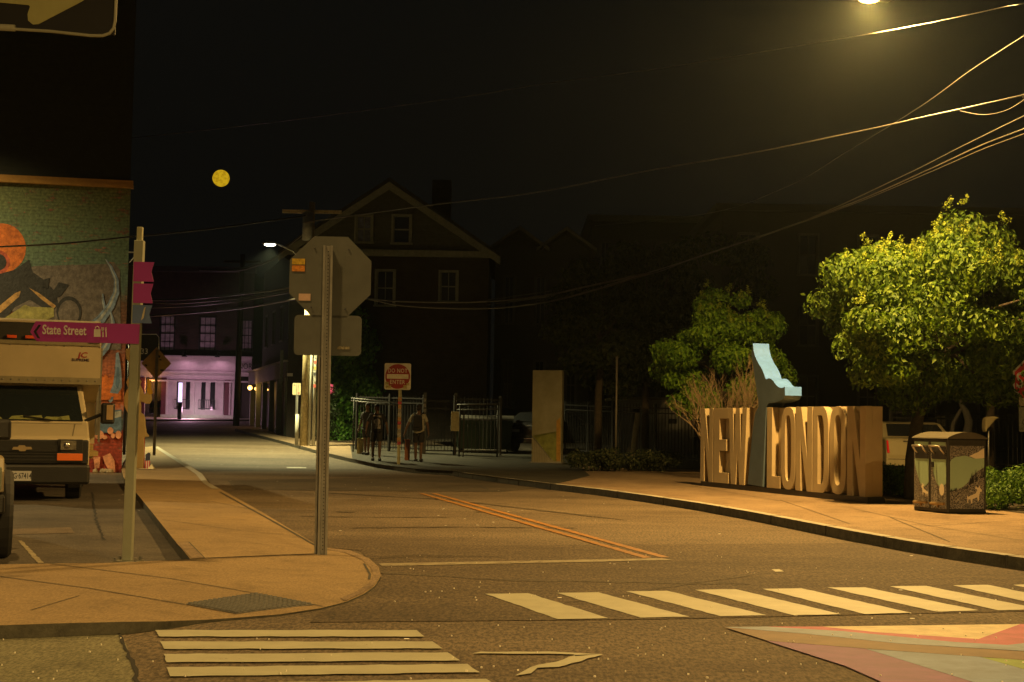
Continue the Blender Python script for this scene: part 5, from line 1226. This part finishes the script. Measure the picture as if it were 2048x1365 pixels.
# leaning pale post + thin pole
lp = B(1268, 40, RK); t = thing('timber_post', 'pale leaning timber post among the dark bushes', 'post', lp)
MB().tube([(-.05, 0, 0), (0, 0, .7), (.09, 0, 1.55)], [.095, .09, .08], 12).tube([(.09, 0, 1.55), (.095, 0, 1.58)], [.08, .05], 12).build('shaft', mat('weathered timber', (.36, .33, .19), .9, var=.4, vs=10, bump=.5), t, True)
lp = B(1231, 38.5, RK); t = thing('thin_pole', 'thin grey metal pole rising through the dark bushes', 'pole', lp)
MB().tube([(0, 0, 0), (0, 0, P(1231, 716, 38.5).z-RK)], .028, 8).ball((0, 0, P(1231, 716, 38.5).z-RK), .04).build('shaft', mat('dull grey pole', (.13, .12, .10), .6, .3), t, True)
# bushes
def bush(label, px, Y, w, d, h, n, size, lm, seed, name='bush', cat='bush'):
    t = thing(name, label, cat, B(px, Y, RK)); rg = random.Random(seed); bl = []
    for k in range(int(10+w*9)):
        bl.append(((rg.uniform(-w/2, w/2), rg.uniform(-d/2, d/2), rg.uniform(h*.25, h*.78)), (.26, .26, h*.3)))
    leaves('foliage', bl, n, size, lm, t, seed, .6, droop=.1, keep=lambda p: p[2] > .01)
    MB().tube([(0, 0, 0), (.03, 0, h*.5)], [.03, .015], 6).build('stem', bark, t)
lmb = [leafmat('shrub leaf', (.05, .065, .03)), leafmat('shrub leaf deep', (.03, .045, .02)), leafmat('shrub leaf pale', (.09, .10, .05))]
bush('low dark bush right of the information board', 1185, 38, 1.1, .8, .62, 3000, .08, lmb, 41); bush('low dark bush under the leaning timber post', 1255, 38.5, 1.3, .8, .62, 3200, .08, lmb, 42)
bush('rounded bush left of the letter sign', 1325, 38, .8, .7, .60, 2400, .07, lmb, 43)
lmh = [leafmat('hedge leaf', (.07, .14, .02)), leafmat('hedge leaf light', (.11, .19, .03)), leafmat('hedge leaf deep', (.035, .08, .015))]
bush('clipped green hedge right of the waste bins', 2060, 22.3, 1.9, 1.1, .66, 9000, .06, lmh, 44, 'hedge', 'hedge'); bush('small dark hedge between the letter sign and the tree trunk', 1800, 26.4, .75, .9, .62, 3500, .06, lmh, 45, 'hedge', 'hedge')
bush('small pale plant in the dark bed behind the board', 1160, 43, .5, .4, .35, 700, .06, lmb, 46)
# pale curved trunks and canvas sail behind the bins
cv = B(1925, 36, RK); t = thing('pale_tree', 'pair of pale grey curved tree trunks behind the waste bins', 'tree', cv); Q = lambda px, py: toloc(t, P(px, py, 36))
pt_ = mat('pale bark', (.038, .037, .033), .9, var=.3)
MB().tube([(.2, 0, 0), Q(1933, 870), Q(1938, 845), Q(1932, 825), Q(1924, 812), Q(1918, 790)], [.11, .11, .10, .085, .06, .04], 10).build('trunk', pt_, t, True)
MB().tube([(-.25, 0, 0), Q(1903, 868), Q(1907, 846), Q(1917, 828), Q(1926, 812)], [.05, .05, .05, .045, .03], 8).build('trunk', pt_, t, True)
leaves('crown', [((Q(1915+k*9, 780).x, random.uniform(-.3, .3), Q(1920, 775).z+random.uniform(-.1, .3)), (.35, .35, .25)) for k in range(-4, 5)], 1800, .12, lmd, t, 61, .6)
cv = B(1980, 33, RK); t = thing('canvas_umbrella', 'half folded cream canvas umbrella behind the waste bins', 'umbrella', cv); Q = lambda px, py, k=0: toloc(t, P(px, py, 33))+Vector((0, k, 0))
MB().extr([Q(x, y, -.05) for x, y in ((1969, 848), (1970, 838), (1976, 834), (1990, 833), (1998, 836), (1990, 840), (1982, 850), (1975, 858), (1971, 866), (1969, 858))], (0, .25, 0)).build('canvas', mat('cream canvas', (.20, .17, .085), .9, var=.3), t, bevel=.03)
MB().tube([(0, .1, 0), Q(1980, 836, .1)], .02, 8).build('pole', galv, t, True)
# light panel notice on railings
q = P(1882, 842, 42.5); t = thing('notice_sign', 'small pale notice panel seen through the railings behind the bins', 'notice', B(1882, 45, RK)); Q = lambda px, py: toloc(t, P(px, py, 45))
MB().extr([Q(1874, 853), Q(1892, 853), Q(1892, 832), Q(1874, 832)], (0, .03, 0)).build('panel', mat('pale notice', (.42, .38, .22), .7, vs=6, detail=6, col2=(.2, .17, .1)), t)
MB().bb(-.03, .03, .032, .08, 0, Q(1882, 853).z+.2).build('post', iron, t)

# ------------------------------------------------------------------ vehicles (local: x across, -y forward, z up)
def wheel(t, x, y, r, w, dual=False, tyre_m=None):
    s = 1 if x > 0 else -1; mb = MB(); seg = 24
    prof = [(-w/2, r*.62), (-w/2, r*.93), (-w*.38, r), (w*.38, r), (w/2, r*.93), (w/2, r*.62)]
    for i in range(seg):
        for a, r_ in prof: A_ = 2*math.pi*i/seg; mb.v.append((x+a, y+r_*math.cos(A_), r+r_*math.sin(A_)))
    for i in range(seg):
        for k in range(len(prof)): j = (i+1) % seg; k2 = (k+1) % len(prof); mb.f.append([i*6+k, i*6+k2, j*6+k2, j*6+k]); mb.mi.append(0)
    o = mb.build('wheel', blackm, t)
    MB().tube([(x+s*w*.1, y, r), (x+s*w*.42, y, r)], r*.62, 20).tube([(x+s*w*.42, y, r), (x+s*w*.55, y, r)], [r*.2, r*.17], 10).build('rim', chrome if not dual else mat('dull rim', (.3, .3, .29), .35, .7), o)
def prism_body(prof, hw, belt, tuck):
    """prof: (y, z) outline; above belt the sides lean in"""
    L_, R_ = [], []
    for y, z in prof:
        k = hw if z <= belt else hw-(z-belt)*tuck
        L_.append((-k, y, z)); R_.append((k, y, z))
    n = len(prof); mb = MB(); mb.add(L_+R_, [list(range(n)), list(range(n, 2*n))[::-1]]+[(i, n+i, n+(i+1) % n, (i+1) % n) for i in range(n)]); return mb

# box truck
tr0 = B(40, 22.0, .004); dirv = Vector((-tr0.x, -tr0.y, 0)).normalized(); rz = math.atan2(-dirv.x*-1, -dirv.y)  # front (-y local) towards the street corner
rz = math.atan2(dirv.x, -dirv.y)
t = thing('box_truck', 'cream box truck with dark bumper and orange marker lights parked by the painted wall', 'truck', tr0, rz)
S = 129.3
def TX(px, d=0.0): return (px-40)/S*(1+d/22.0)
def TZq(py, d=0.0): return 1.28-.004+(839-py)/S*(1+d/22.0)*-1*-1 if False else 1.276-(py-839)/S*(1+d/22.0)
TBx = 1.18
dkp = mat('black plastic', (.011, .011, .010), .5, var=.3, vs=6, bump=.15, bs=60)
# cab
prof = [(.02, .58), (.0, .76), (.02, .90), (.06, .96), (.14, 1.0), (.45, 1.10), (.80, 1.21), (1.05, 1.52), (1.33, 1.84), (1.42, 1.89), (1.55, 1.91), (2.4, 1.91), (2.4, .40), (.25, .40), (.06, .48)]
prism_body(prof, 1.0, 1.25, .16).build('cab', cream, t, bevel=.03)
wsw = .86
def ws(y, z, x): return (x, y, z)
def slope(z): return .80+(z-1.21)/(1.84-1.21)*.53
MB().extr([(-.92, slope(1.24)-.02, 1.24), (.92, slope(1.24)-.02, 1.24), (.82, slope(1.80)-.02, 1.80), (-.82, slope(1.80)-.02, 1.80)], (0, .012, 0)).build('windscreen', glass('truck glass', (.015, .02, .022)), t)
w_ = MB()
for x in (-.35, .45): w_.tube([(x, .78, 1.245), (x-.45, .83, 1.31)], .012, 5)
w_.build('wiper', black, t)
pp = MB()
for x, a, s_ in ((-.1, .1, .12), (-.45, -.2, .14), (.15, .15, .16), (.45, -.1, .16), (.62, .2, .1)):
    pp.extr([(x-s_, slope(1.255)-.025, 1.255), (x+s_, slope(1.255)-.025, 1.255), (x+s_*.8, slope(1.31+a*.1)-.025, 1.31+a*.1), (x-s_*.6, slope(1.305)-.025, 1.305)], (0, .003, 0))
pp.build('papers_on_dashboard', mat('papers', (.22, .24, .08), .8, var=.3, vs=9), t)
sm = MB()
for s in (-1, 1): sm.extr([(s*.74, .15, 1.005), (s*.747, .15, 1.005), (s*.80, .74, 1.193), (s*.793, .74, 1.193)], (0, 0, .003))
sm.bb(-.90, .90, .742, .750, 1.19, 1.198); sm.build('bonnet_seam', black, t)
MB().bb(-.985, .985, -.02, .05, .57, .945).build('grille', dkp, t, bevel=.02)
gr = MB()
for z in (.62, .67, .72): gr.bb(-.60, .58, -.035, -.0205, z, z+.02)
gr.bb(-.6, .58, -.04, -.0205, .76, .86); gr.build('grille_bar', dkp, t)
mb = MB(); mb.extr([(x, -.06, .81+z) for x, z in ((-.145, -.022), (-.05, -.022), (-.035, -.045), (.05, -.045), (.065, -.02), (.15, -.015), (.135, .022), (.055, .022), (.04, .045), (-.045, .045), (-.06, .02), (-.125, .02))], (0, .02, 0)); mb.build('badge', mat('badge bronze', (.35, .27, .15), .5, .4), t)
for s in (-1, 1):
    x0, x1 = (TX(107), TX(156)) if s > 0 else (-TX(156), -TX(107))
    h_ = MB().bb(x0, x1, -.04, -.0205, .60, .955).build('headlight', dkp, t, bevel=.01)
    MB().box(((x0+x1)/2-(.03*s), -.047, .86), (.24, .035, .15)).build('lens', mat('lamp glass', (.22, .21, .17), .12, .5, var=.5, vs=22), h_, bevel=.012)
    MB().ball(((x0+x1)/2-(.05*s), -.062, .86), (.05, .02, .05), 12, 8).build('bulb_reflector', chrome, h_, True)
    MB().bb(x0, x1, -.05, -.0405, .625, .735).build('turn_signal', mat('amber lens', (.75, .16, .02), .3, var=.1), h_, bevel=.008)
MB().bb(-1.01, 1.01, -.14, .10, .26, .565).build('bumper', dkp, t, bevel=.04)
pl = MB().bb(-.16, .15, -.16, -.141, .315, .465).build('number_plate', mat('plate white', (.45, .46, .48), .5, var=.1), t)
MB().text('AG·67414', (-.005, -.1605, .35), (1, 0, 0), (0, 0, 1), .085, .62, .002, bold=.01, center=True).build('plate_lettering', black, pl)
# box
bw_ = TBx; by0 = 1.15; by1 = 6.6
MB().extr([(-bw_, by0, 1.86), (-bw_, by0, 2.50), (-bw_, by0+.03, 2.84), (-bw_, by0+.5, 2.92), (-bw_, by1, 2.92), (-bw_, by1, .85), (-bw_, 2.42, .85), (-bw_, 2.42, 1.56), (-bw_, by0+.1, 1.86)], (2*bw_, 0, 0)).build('cargo_box', mat('cargo box paint', (.47, .40, .26), .4, var=.12, vs=1.5), t)
MB().bb(-bw_-.01, bw_+.01, by0-.02, by0-.001, 1.84, 1.95).build('bottom_rail', mat('rail metal', (.30, .27, .18), .5, .3), t)
MB().bb(-bw_, bw_, by0-.012, by0-.001, 2.54, 2.82).build('top_cap', mat('dark cap', (.03, .03, .028), .6), t)
MB().bb(-bw_, bw_, by0-.02, by0+.1, 2.83, 2.86).build('top_edge', cream, t)
rv = MB()
for k in range(18): rv.ball((-bw_+.06+k*2*bw_/18, by0-.022, 1.90), .012, 6, 4)
for k in range(9): rv.ball((-bw_+.1+k*.28, by0-.003, 2.46), .010, 6, 4)
rv.build('rivet', galv, t)['kind'] = 'stuff'
MB().bb(-bw_, bw_-.02, by0-.018, by0-.001, 2.475, 2.535).build('light_rail', mat('rail metal', (.30, .27, .18)), t)
for x in (-.5, -.22, .06, .33): MB().box((x, by0-.03, 2.59), (.15, .03, .05)).build('marker_light', mat('orange marker', (.75, .10, .02), .3), t, bevel=.008)
MB().box((bw_-.07, by0-.03, 2.60), (.15, .05, .13)).build('corner_casting', cream, t, bevel=.01); MB().box((bw_-.07, by0-.06, 2.60), (.10, .02, .05)).build('marker_light', MATS['orange marker'], t)
MB().bb(bw_+.001, bw_+.03, by0+.05, by0+.20, .9, 2.45).bb(bw_+.001, bw_+.05, by0+1.1, by0+1.25, 1.0, 2.5).build('side_rail', galv_d, t)
lg = MB(); lg.text('SUPREME', (.86, by0-.003, 2.22), (1, 0, 0), (0, 0, 1), .045, 1.05, .003, bold=.02, center=True)
lg.build('lettering', mat('logo dark', (.05, .03, .05), .5), t)
lg = MB(); lg.text('JC', (.88, by0-.003, 2.285), (1, 0, .0), (.2, 0, 1), .085, 1.2, .003, bold=.02, center=True); lg.build('logo', mat('logo red', (.32, .02, .03), .5), t)
MB().bb(.99, 1.16, 2.43, 2.47, .55, 1.80).build('box_panel', cream, t) if False else None
# step, mirrors
MB().bb(1.0, 1.20, 1.35, 2.3, .66, .74).bb(1.02, 1.16, 2.30, 2.38, .60, .84).build('side_step', mat('brass step', (.40, .30, .12), .5, .3), t)
for s in (-1, 1):
    m_ = MB().tube([(s*.95, .85, 1.24), (s*1.22, .80, 1.36)], .028, 8).build('mirror_arm', black, t)
    MB().box((s*1.30, .80, 1.37), (.22, .12, .34)).build('mirror', dkp, m_, bevel=.035)
    MB().box((s*1.33, .735, 1.39), (.10, .01, .24)).build('mirror_glass', mat('amber sheen', (.35, .24, .12), .3), m_)
for x, y, r_ in ((-.80, .75, .37), (.80, .75, .37), (-.92, 4.5, .38), (.97, 4.5, .38)): wheel(t, x, y, r_, .235)
MB().bb(-.85, .85, .2, 6.2, .38, .62).build('chassis', black, t)

# off-roader at the left edge
jb = G(25, 1124, .004); t = thing('off_roader', 'cream off-roader with black tyre and mirror cut by the left edge', 'off-roader', jb, R(21))
prof = [(.0, .55), (-.02, .95), (.1, 1.02), (1.25, 1.08), (1.45, 1.62), (1.6, 1.66), (3.6, 1.66), (3.8, .95), (3.8, .55)]
def shift(mb, dx):
    mb.v = [(a+dx, b, c) for a, b, c in mb.v]; return mb
shift(prism_body(prof, .74, 1.05, .18), -.92).build('body', mat('off-roader paint', (.22, .17, .09), .4, var=.1, coat=.2), t, bevel=.03)
MB().bb(-1.55, -.29, -.05, -.021, .62, .98).build('grille', mat('off-roader paint', (.42, .36, .22)), t)
for x in (-1.45, -.42): MB().tube([(x, -.02, .80), (x, -.09, .80)], .10, 18).build('headlight', MATS['lamp glass'], t, True)
MB().extr([(-1.55, 1.20, 1.12), (-.29, 1.20, 1.12), (-.36, 1.37, 1.56), (-1.48, 1.37, 1.56)], (0, .02, 0)).build('windscreen', glassd, t)
MB().bb(-1.75, -.09, -.30, -.06, .44, .60).build('bumper', dkp, t, bevel=.02)
for x in (-.22, -1.64):
    MB().extr([(x-.10, -.10, .80), (x-.10, .02, .92), (x-.10, .85, .92), (x-.10, 1.02, .62), (x-.10, .92, .62), (x-.10, .8, .85), (x-.10, .05, .85), (x-.10, -.05, .62), (x-.10, -.12, .62)], (.22, 0, 0)).build('wheel_arch', mat('arch paint', (.24, .19, .10), .5), t, bevel=.01)
MB().bb(-.30, -.12, -.125, -.105, .64, .84).build('turn_signal', mat('greenish lens', (.22, .26, .20), .3), t, bevel=.01)
for x, y in ((-.14, .42), (-1.70, .42), (-.14, 2.95), (-1.70, 2.95)): wheel(t, x, y, .40, .27)
m_ = MB().tube([(-.24, 1.15, 1.06), (-.12, 1.08, 1.14)], .02, 6).build('mirror_arm', black, t); MB().box((-.13, 1.08, 1.16), (.22, .10, .20)).build('mirror', dkp, m_, bevel=.03)

# pale gold saloon behind the tree, tail towards us
def saloon(name, label, base, rz, body_m, rear_light=True):
    t = thing(name, label, 'car', base, rz)
    prof = [(0, .35), (-.02, .62), (.02, .98), (.10, 1.03), (.62, 1.06), (1.25, 1.42), (1.6, 1.46), (2.5, 1.44), (3.25, 1.05), (4.35, .95), (4.65, .72), (4.7, .35)]
    prism_body(prof, .92, .98, .34).build('body', body_m, t, bevel=.05)
    MB().extr([(-.74, .64, 1.09), (.74, .64, 1.09), (.66, 1.20, 1.385), (-.66, 1.20, 1.385)], (0, -.012, .02)).build('rear_window', glassd, t)
    for s in (-1, 1): 
        MB().extr([(s*.895, .80, 1.02), (s*.775, 1.32, 1.38), (s*.765, 2.45, 1.39), (s*.89, 3.05, 1.04)], (s*.012, 0, 0)).build('side_window', glassd, t)
        MB().extr([(s*.84, -.045, .66), (s*.90, -.035, .66), (s*.915, .0, .98), (s*.87, -.02, .98)], (0, .03, 0)).build('tail_light', mat('tail red', (.65, .01, .02), .25), t, bevel=.006)
        MB().box((s*1.0, 2.75, 1.05), (.18, .10, .13)).build('mirror', body_m, t, bevel=.02)
    MB().bb(-.93, .93, -.06, .02, .34, .52).build('rear_bumper', body_m, t, bevel=.02)
    MB().bb(-.90, .90, -.064, -.0605, .50, .515).build('bumper_trim', chrome, t)
    MB().bb(-.26, .26, -.04, -.02, .72, .84).build('plate_recess', black, t); MB().bb(-.16, .16, -.05, -.0405, .725, .82).build('number_plate', MATS['plate white'], t)
    MB().bb(-.5, .5, -.03, -.012, .955, .975).build('boot_trim', chrome, t)
    for x, y in ((-.80, .95), (.80, .95), (-.80, 3.75), (.80, 3.75)): wheel(t, x, y, .33, .21)
    return t
saloon('parked_car', 'pale gold car with a red tail light behind the tree trunk', B(1846, 36, 0), R(-2), mat('pale gold paint', (.46, .41, .24), .3, .2, var=.05, coat=.4)).location.z = .10
dc = saloon('parked_car', 'black car parked in the dark left of the information board', B(1032, 49.5, RK), R(-35), mat('black car paint', (.03, .03, .032), .25, .2, var=.05, coat=.6))
# dumpster
db_ = B(968, 49.6, RK); t = thing('dumpster', 'low green dumpster with dark lid behind the railings', 'dumpster', db_)
MB().extr([(-.9, -.5, .12), (.9, -.5, .12), (1.0, -.6, 1.1), (-1.0, -.6, 1.1)], (0, 1.3, 0)).build('body', mat('dumpster green', (.012, .04, .025), .6, var=.3), t, bevel=.02)
MB().extr([(-1.02, -.65, 1.11), (1.02, -.65, 1.11), (1.02, -.62, 1.17), (-1.02, -.62, 1.17)], (0, 1.35, .12)).build('lid', mat('dumpster lid', (.05, .045, .035), .7), t)
mb = MB()
for x in (-.8, .8):
    for y in (-.4, .6): mb.tube([(x-.03, y, .06), (x+.03, y, .06)], .06, 10)
mb.build('castor', blackm, t)

# ------------------------------------------------------------------ figures
def skin(name, pts, edges, m, parent, sub=2, smooth=True):
    """pts: list of (co, radius); grown as one continuous surface"""
    me = bpy.data.meshes.new(name); me.from_pydata([p[0] for p in pts], edges, []); o = bpy.data.objects.new(name, me); COL.objects.link(o)
    sk_ = o.modifiers.new('skin', 'SKIN'); sk_.use_smooth_shade = True
    for i, p in enumerate(pts):
        r_ = p[1]; v = me.skin_vertices[0].data[i]; v.radius = r_ if isinstance(r_, tuple) else (r_, r_)
    me.skin_vertices[0].data[0].use_root = True
    s = o.modifiers.new('sub', 'SUBSURF'); s.levels = sub; s.render_levels = sub
    dg_ = bpy.context.evaluated_depsgraph_get(); me2 = bpy.data.meshes.new_from_object(o.evaluated_get(dg_)); bpy.data.objects.remove(o)
    me2.name = name; me2.materials.clear(); me2.materials.append(m); o2 = bpy.data.objects.new(name, me2); COL.objects.link(o2)
    if parent: o2.parent = parent
    return o2
skinm = mat('skin', (.13, .07, .04), .6, var=.08); hairm = mat('dark hair', (.015, .012, .01), .8)
def person(label, base, rz, h, hand_l, hand_r, elbow_l, elbow_r, stride, shirt, shorts, shoe, shirt_len=.50):
    """one continuous body; x across, -y is the way the person faces"""
    t = thing('person', label, 'person', base, rz); k = h/1.78
    V = lambda x, y, z: Vector((x*k, y*k, z*k))
    pts = []; ed = []
    def add(p, r_, par=None):
        pts.append((p, tuple(a*k for a in r_) if isinstance(r_, tuple) else r_*k)); i = len(pts)-1
        if par is not None: ed.append((par, i))
        return i
    pel = add(V(0, 0, .95), (.15, .10)); bel = add(V(0, 0, 1.10), (.14, .10), pel); ch = add(V(0, .01, 1.30), (.17, .11), bel); nk0 = add(V(0, .015, 1.46), (.07, .06), ch); nk = add(V(0, .0, 1.54), .052, nk0)
    hd = add(V(0, -.015, 1.63), (.072, .085), nk); tp_ = add(V(0, -.01, 1.72), (.066, .08), hd)
    for s, el, ha in ((-1, elbow_l, hand_l), (1, elbow_r, hand_r)):
        sh_ = add(V(s*.18, .01, 1.42), .062, ch); e_ = add(V(*el), .042, sh_); w_ = add(V(*ha), .027, e_); d = (V(*ha)-V(*el)).normalized()
        pm = add(V(*ha)+d*.05*k, (.036, .02), w_); side = Vector((-s, 0, 0))
        fwd = Vector((0, -1, 0)) - d*Vector((0, -1, 0)).dot(d); fwd.normalize()
        for j, (o_, L_) in enumerate(((-.030, .058), (-.010, .070), (.010, .066), (.028, .050))):
            a = add(V(*ha)+(d*.085-fwd*o_)*k, .0095, pm); b = add(V(*ha)+(d*(.085+L_*.6)-fwd*o_+side*.012)*k, .0085, a); add(V(*ha)+(d*(.085+L_)-fwd*o_+side*.03)*k, .007, b)
        a = add(V(*ha)+(d*.045+fwd*.04)*k, .0105, pm); add(V(*ha)+(d*.075+fwd*.055+side*.012)*k, .008, a)
    for s, st in ((-1, stride), (1, -stride)):
        hp = add(V(s*.09, 0, .88), .088, pel); kn = add(V(s*.10, -abs(st)*.12+st*.5-.01, .50), .058, hp); cf = add(V(s*.10, st*.8+.01, .34), .052, kn); an = add(V(s*.10, st+.0, .085), .036, cf); add(V(s*.11, st-.13, .035), (.042, .03), an)
    skin('body', pts, ed, skinm, t)
    # face
    fc = MB(); fc.ball(V(0, -.105, 1.625), (.012*k, .020*k, .022*k), 8, 6); fc.ball(V(-.074, -.005, 1.63), (.012*k, .022*k, .032*k), 8, 6); fc.ball(V(.074, -.005, 1.63), (.012*k, .022*k, .032*k), 8, 6); fc.build('face', skinm, t, True)
    ey = MB(); ey.ball(V(-.03, -.093, 1.652), .010*k, 6, 4); ey.ball(V(.03, -.093, 1.652), .010*k, 6, 4); ey.ball(V(0, -.094, 1.582), (.025*k, .008*k, .006*k), 8, 4); ey.build('eyes_and_mouth', mat('dark features', (.05, .02, .02), .5), t)
    hr = MB(); hr.ball(V(0, .02, 1.70), (.086*k, .095*k, .075*k), 14, 10); hr.ball(V(0, .05, 1.64), (.078*k, .065*k, .08*k), 12, 8); hr.build('hair', hairm, t, True)
    # clothes
    cp_ = []; ce = []
    def c(p, r_, par=None):
        cp_.append((p, tuple(a*k for a in r_) if isinstance(r_, tuple) else r_*k)); i = len(cp_)-1
        if par is not None: ce.append((par, i))
        return i
    a = c(V(0, 0, 1.34-shirt_len), (.20, .15)); b0_ = c(V(0, 0, .98), (.195, .145), a); b = c(V(0, 0, 1.14), (.18, .135), b0_); d_ = c(V(0, .01, 1.32), (.19, .13), b); c(V(0, .01, 1.45), (.095, .08), d_)
    for s, el in ((-1, elbow_l), (1, elbow_r)):
        q1 = c(V(s*.18, .01, 1.40), .078, d_); c(V(s*.18, .01, 1.40).lerp(V(*el), .8), .066, q1)
    skin('shirt', cp_, ce, shirt, t)
    cp_.clear(); ce.clear()
    a = c(V(0, 0, .99), (.165, .118))
    for s, st in ((-1, stride), (1, -stride)):
        q1 = c(V(s*.09, 0, .86), .112, a); c(V(s*.10, -abs(st)*.08+st*.4, .56), .098, q1)
    skin('shorts', cp_, ce, shorts, t)
    for s, st in ((-1, stride), (1, -stride)):
        MB().ball(V(s*.105, st-.055, .045), (.055*k, .145*k, .052*k), 12, 8).build('shoe', shoe, t, True)
    return t, k
blk = mat('black cloth', (.022, .022, .024), .9, var=.2)
pA = G(752, 922, RK)
t, k = person('person in black with a white print shirt and dark shorts, facing us on the kerb', pA, R(8), 1.72, (-.33, -.02, .92), (.34, -.05, .92), (-.30, .03, 1.14), (.31, .02, 1.13), .05, blk, blk, blk, .50)
mb = MB(); mb.box((0, -.148, 1.34), (.24, .006, .05), ry=.1); mb.ball((.0, -.150, 1.17), (.10, .008, .10), 16, 8); mb.box((.02, -.146, 1.02), (.18, .006, .12)); mb.build('shirt_print', mat('white shirt print', (.34, .32, .30), .8, var=.75, vs=18), t)
pA2 = B(733, 46.4, RK)
t, k = person('person in dark grey clothes half hidden behind the one with the print shirt', pA2, R(-30), 1.70, (-.31, -.04, .90), (.31, -.02, .92), (-.28, .03, 1.12), (.28, .02, 1.12), .06, mat('dark grey cloth', (.03, .028, .028), .9), blk, blk)
pB = G(836, 924, RK)
t, k = person('person in a white shirt seen from behind with a black backpack and dark shorts', pB, R(172), 1.74, (-.30, -.05, .90), (.42, .06, .88), (-.28, .02, 1.14), (.33, .06, 1.14), .10, mat('white shirt cloth', (.36, .34, .26), .9, var=.2), blk, blk, .56)
bp_ = thing('backpack', 'black backpack on the back of the person in the white shirt', 'backpack', XF[t.name] @ Vector((0, .19, 0)), R(172))
mb = MB(); mb.box((0, .0, 1.17), (.31, .18, .46), taper=.8); mb.build('pack_body', blk, bp_, bevel=.04)
mb = MB()
for s in (-1, 1): mb.tube([(s*.08, -.05, 1.38), (s*.12, -.13, 1.455), (s*.13, -.24, 1.47), (s*.13, -.325, 1.40), (s*.14, -.34, 1.28)], .02, 6)
mb.build('strap', blk, bp_)
mb = MB().box((0, .10, 1.12), (.22, .05, .22)).build('front_pocket', blk, bp_, bevel=.02)

# cream cut-out figure by the painted wall
cfb = B(283, 35.0, RK); t = thing('cutout_figure', 'cream painted cut-out figure holding up a yellow lantern beside the painted wall', 'statue', cfb, 0); Q = lambda px, py, k=0.0: toloc(t, P(px, py, 35.0))+Vector((0, -k, 0))
crm = mat('cutout cream', (.62, .48, .23), .7, var=.12, vs=3)
MB().extr([Q(x, y) for x, y in ((250, 700), (254, 697), (262, 697), (262, 752), (277, 757), (282, 763), (279, 770), (284, 780), (288, 790), (295, 782), (299, 775), (303, 800), (298, 808), (292, 808), (281, 803), (281, 826), (286, 829), (289, 836), (290, 852), (292, 866), (296, 870), (297, 874), (288, 875), (288, 900), (286, 940), (262, 940), (262, 826), (254, 826), (248, 812), (247, 796), (252, 782), (256, 776), (252, 765), (258, 750), (257, 723), (252, 718))], (0, .10, 0)).build('figure', crm, t, bevel=.015)
MB().extr([Q(x, y, .01) for x, y in ((294, 758), (300, 762), (301, 778), (302, 780), (304, 786), (300, 790), (296, 787), (293, 780), (295, 776))], (0, .12, 0)).build('lantern', mat('yellow lantern paint', (.75, .45, .03), .5), t, bevel=.008)
MB().tube([Q(288, 876, -.03), Q(287, 938, -.03)], .015, 6).build('red_edge', mat('red edge', (.45, .04, .03), .6), t)
# lamp like dark post left of it
q0 = B(248, 44, RK); t = thing('dark_post', 'dark post with a box and a yellow flag plate behind the cut-out figure', 'post', q0); Q = lambda px, py: toloc(t, P(px, py, 44))
MB().tube([(0, 0, 0), (Q(254, 700).x, 0, Q(254, 690).z)], .05, 8).build('shaft', black, t, True)
a = Q(255, 712); MB().box(a, (.22, .12, .34)).build('box', mat('dark green box', (.03, .05, .035), .5), t, bevel=.02)
a = Q(251, 693); MB().box(a, (.09, .03, .17)).build('plate', mat('yellow plate', (.65, .42, .08), .6), t)
# small flag and pile at the foot
fq = B(297, 34.4, RK); t = thing('small_flag', 'small striped flag with starry corner drooping on a stick', 'flag', fq); Q = lambda px, py, k=0.0: toloc(t, P(px, py, 34.4))+Vector((0, -k, 0))
MB().tube([(0, 0, 0), Q(301, 905)], .008, 6).build('stick', wood, t)
c_ = [(.5, .04, .04), (.55, .50, .42)]
for i in range(5):
    MB().extr([Q(290.5+i*2.0, 921+i*.3, .01), Q(292.5+i*2.0, 921+i*.3, .01), Q(292+i*1.8, 942-i, .01), Q(290.5+i*1.8, 943-i, .01)], (0, .01, 0)).build('stripe', mat('flag %d' % (i % 2), c_[i % 2], .8), t)
MB().extr([Q(x, y, .015) for x, y in ((292, 909), (298, 905), (301, 908), (300, 921), (291, 922))], (0, .012, 0)).build('canton', mat('flag blue', (.035, .04, .08), .8, var=.9, vs=40), t)
fq = B(290, 34.0, RK); t = thing('sand_heap', 'small pale heap of cloth at the foot of the striped flag', 'heap', fq); Q = lambda px, py: toloc(t, P(px, py, 34.0))
w0 = Q(270, 952).x; w1 = Q(311, 952).x; zt_ = Q(299, 938).z
mb = MB(); mb.v = [(w0, -.15, 0), (w1, -.15, 0), (w1-.05, .2, 0), (w0+.1, .2, 0), (w0*.3+w1*.55, -.02, zt_*.7), (w0*.1+w1*.68, .02, max(zt_, .12))]; mb.f = [[0, 1, 5, 4], [1, 2, 5], [2, 3, 4, 5], [3, 0, 4], [0, 3, 2, 1]]; mb.mi = [0]*5
mb.build('cloth', mat('pale canvas heap', (.50, .42, .25), .9, var=.15), t)

# ------------------------------------------------------------------ thin haze added for the lamp glow
hz = MB().bb(-260, 260, -30, 140, -1.2, 16).build('haze', bpy.data.materials.new('haze air'))
hm = hz.data.materials[0]; hm.use_nodes = True; nt = hm.node_tree; nt.nodes.remove(nt.nodes['Principled BSDF'])
pv = nd(nt, 'ShaderNodeVolumePrincipled'); pv.inputs['Color'].default_value = (.72, .88, .9, 1); pv.inputs['Density'].default_value = .00026; pv.inputs['Anisotropy'].default_value = .82
nt.links.new(pv.outputs[0], nt.nodes['Material Output'].inputs['Volume']); hz['kind'] = 'stuff'; hz['label'] = 'thin haze added to give the street lamps a glow'
